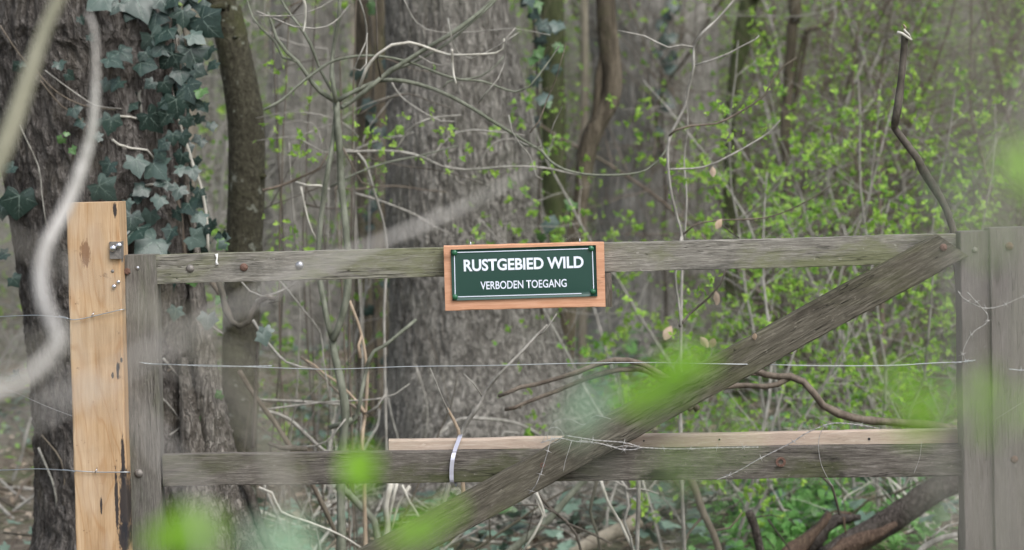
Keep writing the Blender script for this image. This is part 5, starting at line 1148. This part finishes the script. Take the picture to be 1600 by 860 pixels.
# ------------------------------------------------------------------ near, out of focus
def near_branch(label, poly, wd, Y, mat, te=1.0, extra=()):
    P = spline([list(at(q[0], q[1], q[2] if len(q) > 2 else Y)) for q in poly], .02); o = Vector(P[0]); n = len(P); T = Tubes()
    ws = np.array([[q[3] if len(q) > 3 else wd] for q in poly])
    T.add(P - np.array(o), wpx(wd, Y) / 2 * np.linspace(1, te, n) * np.minimum(1, .25 + np.arange(n) / 14), 12, .05)
    r = tag(link('near_branch', T.mesh('near_branch', mat), None, Matrix.Translation(o)), label, 'branch')
    for (pl, w2) in extra: branch_part('side_twig', pl, w2, Y, .7, mat, r, sides=8)
    return r
near_branch('blurred olive branch running down from the top left corner', [(200, -220), (140, -100), (98, -15), (72, 40), (48, 110), (25, 180), (5, 235), (-25, 300), (-80, 420), (-140, 640)], 30, 2.1, M['neartan'])
near_branch('blurred whitish branch curving down over the top of the new post', [(138, 20, 2.4), (147, 45, 2.4), (150, 100, 2.4), (148, 165, 2.35), (142, 215, 2.3), (120, 285, 2.2), (98, 335, 2.1), (75, 378, 2.0), (64, 420, 1.9), (68, 470, 1.75), (88, 515, 1.65), (90, 540, 1.6), (60, 575, 1.5), (20, 605, 1.45), (-60, 640, 1.4), (-250, 800, 1.3)], 20, 2.3, M['nearwhite'], .62)
near_branch('blurred grey twig slanting up right over the oak trunk', [(835, 262, 1.9), (760, 305, 1.8), (700, 335, 1.7), (620, 368, 1.6), (560, 392, 1.5), (470, 430, 1.3), (330, 500, 1.1), (150, 600, .95), (-150, 760, .85), (-400, 900, .8)], 9.5, 1.9, M['nearwhite'], .35)
near_branch('very blurred horizontal twig passing over the oak foot', [(900, 600), (760, 612), (640, 608), (500, 590), (380, 560), (250, 500), (150, 440), (-100, 330), (-400, 300)], 8, 1.05, M['graytwig'], 1.2, [([(380, 560), (300, 520), (330, 450), (360, 420)], 7)])
near_branch('very blurred grey twig crossing before the hinge stile', [(-300, 620), (-50, 560), (100, 530), (240, 545), (345, 600), (420, 700), (470, 900)], 13, .9, M['graytwig'], 1.2)
for k, (x, y0, y1, wd, Y) in enumerate(((1505, -120, 960, 15, .68), (1548, -120, 960, 15, .64), (1585, 300, 980, 26, .72), (1480, -140, 380, 13, .64), (1570, -120, 420, 15, .6), (1625, -100, 900, 22, .7))):
    near_branch(['very blurred twig veiling the right gatepost, left of three', 'very blurred twig veiling the middle of the right gatepost', 'very blurred pale twig low at the right edge', 'very blurred twig above the right end of the gate', 'very blurred twig in the upper right corner', 'blurred twig at the extreme right edge'][k], [(x - 15, y0), (x + 10, (y0 * 2 + y1) / 3), (x - 8, (y0 + y1 * 2) / 3), (x + 5, y1)], wd, Y, M['nearwhite' if k % 2 == 0 else 'neartan'])
for k, (pl, wd_, Y_, lb_) in enumerate((
    ([(-300, 560), (-60, 585), (90, 600), (200, 640), (300, 760), (340, 960)], 17, .85, 'very blurred pale twig over the foot of the broad tree'),
    ([(-300, 700), (-40, 640), (60, 560), (180, 490), (250, 480), (345, 560), (420, 640), (450, 760), (480, 960)], 9, .8, 'very blurred pale twig before the hinge end of the gate'),
    ([(330, 960), (345, 760), (380, 590), (440, 430), (560, 300), (700, 100), (760, -200)], 4, .8, 'faint blurred twig before the slim trunk and the sapling'),
    ([(1420, 960), (1480, 720), (1500, 500), (1560, 300), (1640, 60), (1700, -150)], 12, .72, 'very blurred pale twig slanting over the closing post'))):
    near_branch(lb_, pl, wd_, Y_, M['nearwhite' if k != 1 else 'neartan'])
# young shoots with bright leaves close to the lens
def near_leaf_mesh(name, mat):
    V = []; Q = []; n = 7
    for i in range(n):
        t_ = i / (n - 1); w_ = math.sin(math.pi * min(1, t_ * .92 + .04)) * .38 * (1.1 - .3 * t_)
        for q in (-1, -.5, 0, .5, 1): V.append([q * w_ * (1 + .06 * (i % 2)), t_, -.25 * t_ * t_ + .10 * abs(q)])
    for i in range(n - 1):
        for q in range(4): b = i * 5 + q; Q.append([b, b + 1, b + 6, b + 5])
    return quads(name, V, Q, mat)
NL = near_leaf_mesh('leaf', M['nearleaf']); NM = near_leaf_mesh('leaf', M['nearmint'])
def shoot(label, px, py, Y, leaves, mint=False):
    Y *= .78
    b = at(px + rng.uniform(-60, 60), py, Y); root = empty('young_shoot', (b.x, Y, 0), label, 'shoot')
    tip = at(px, py, Y); P = spline([[b.x, Y + .05, 0], [(b.x * 2 + tip.x) / 3 + .02, Y + .02, tip.z * .5], list(tip)], .03); T = Tubes(); T.add(P - np.array(root.location), np.linspace(.0022, .0008, len(P)), 6)
    link('stem', T.mesh('stem', M['sapling']), root, Matrix.Translation(root.location))
    for (x, y, s_) in leaves:
        p = at(x, y, Y + rng.uniform(-.02, .02)); sc = wpx(s_ * 1.12, Y)
        Mx = Matrix.Translation(p) @ Matrix.Rotation(rng.uniform(-.5, .5), 4, 'Z') @ Matrix.Rotation(R(rng.uniform(45, 75)), 4, 'X') @ Matrix.Rotation(rng.uniform(0, 6.28), 4, 'Z') @ Matrix.Scale(sc, 4) @ Matrix.Translation((0, -.4, 0))
        link('leaf', NM if mint else NL, root, Mx)
        Tp = Tubes(); Tp.add([list(tip - p), [(tip - p).x * .5, (tip - p).y * .5, (tip - p).z * .5 + .004], [0, 0, 0]], .0006, 5); link('petiole', Tp.mesh('petiole', M['sapling']), root, Matrix.Translation(p))
shoot('large bright blurred leaf cluster over the middle of the brace', 1035, 640, 1.15, [(1060, 590, 90), (1010, 625, 75), (1085, 565, 60), (1030, 610, 70)])
shoot('pale blurred leaf beside the large bright cluster', 930, 660, .95, [(935, 615, 62), (900, 655, 45)], True)
shoot('bright blurred leaf over the low rail left of the batten', 563, 760, 1.35, [(562, 725, 78), (555, 745, 50)])
shoot('bright blurred leaf cluster at the lower left beside the stile', 300, 880, 1.2, [(290, 835, 100), (325, 845, 80), (250, 840, 50)])
shoot('mint blurred leaf at the bottom left of the sapling', 460, 900, .95, [(455, 845, 80), (410, 840, 55)], True)
shoot('blurred green leaf on the lower end of the brace', 655, 880, 1.2, [(655, 825, 68), (700, 800, 40), (620, 840, 40)])
shoot('bright blurred leaves above the right end of the batten', 1440, 700, 1.0, [(1400, 600, 60), (1440, 655, 70), (1460, 630, 50)])
shoot('bright blurred leaf on the right gatepost', 1540, 690, 1.05, [(1530, 620, 62), (1535, 665, 55), (1545, 590, 40)])
shoot('green blurred leaf at the upper right edge', 1600, 320, 1.0, [(1590, 255, 95), (1610, 290, 60)])
shoot('mint blurred leaf above the right end of the gate', 1480, 330, .8, [(1480, 290, 34)], True)
shoot('faint green blurred leaves over the low rail right of the crossing', 1090, 790, .8, [(1080, 730, 40), (1150, 690, 36), (1040, 740, 30)])
shoot('faint green blurred leaf on top of the right gatepost', 1550, 420, .8, [(1542, 375, 36)])
shoot('green blurred leaf cut by the right edge of the photo', 1620, 700, 1.0, [(1612, 640, 60)])
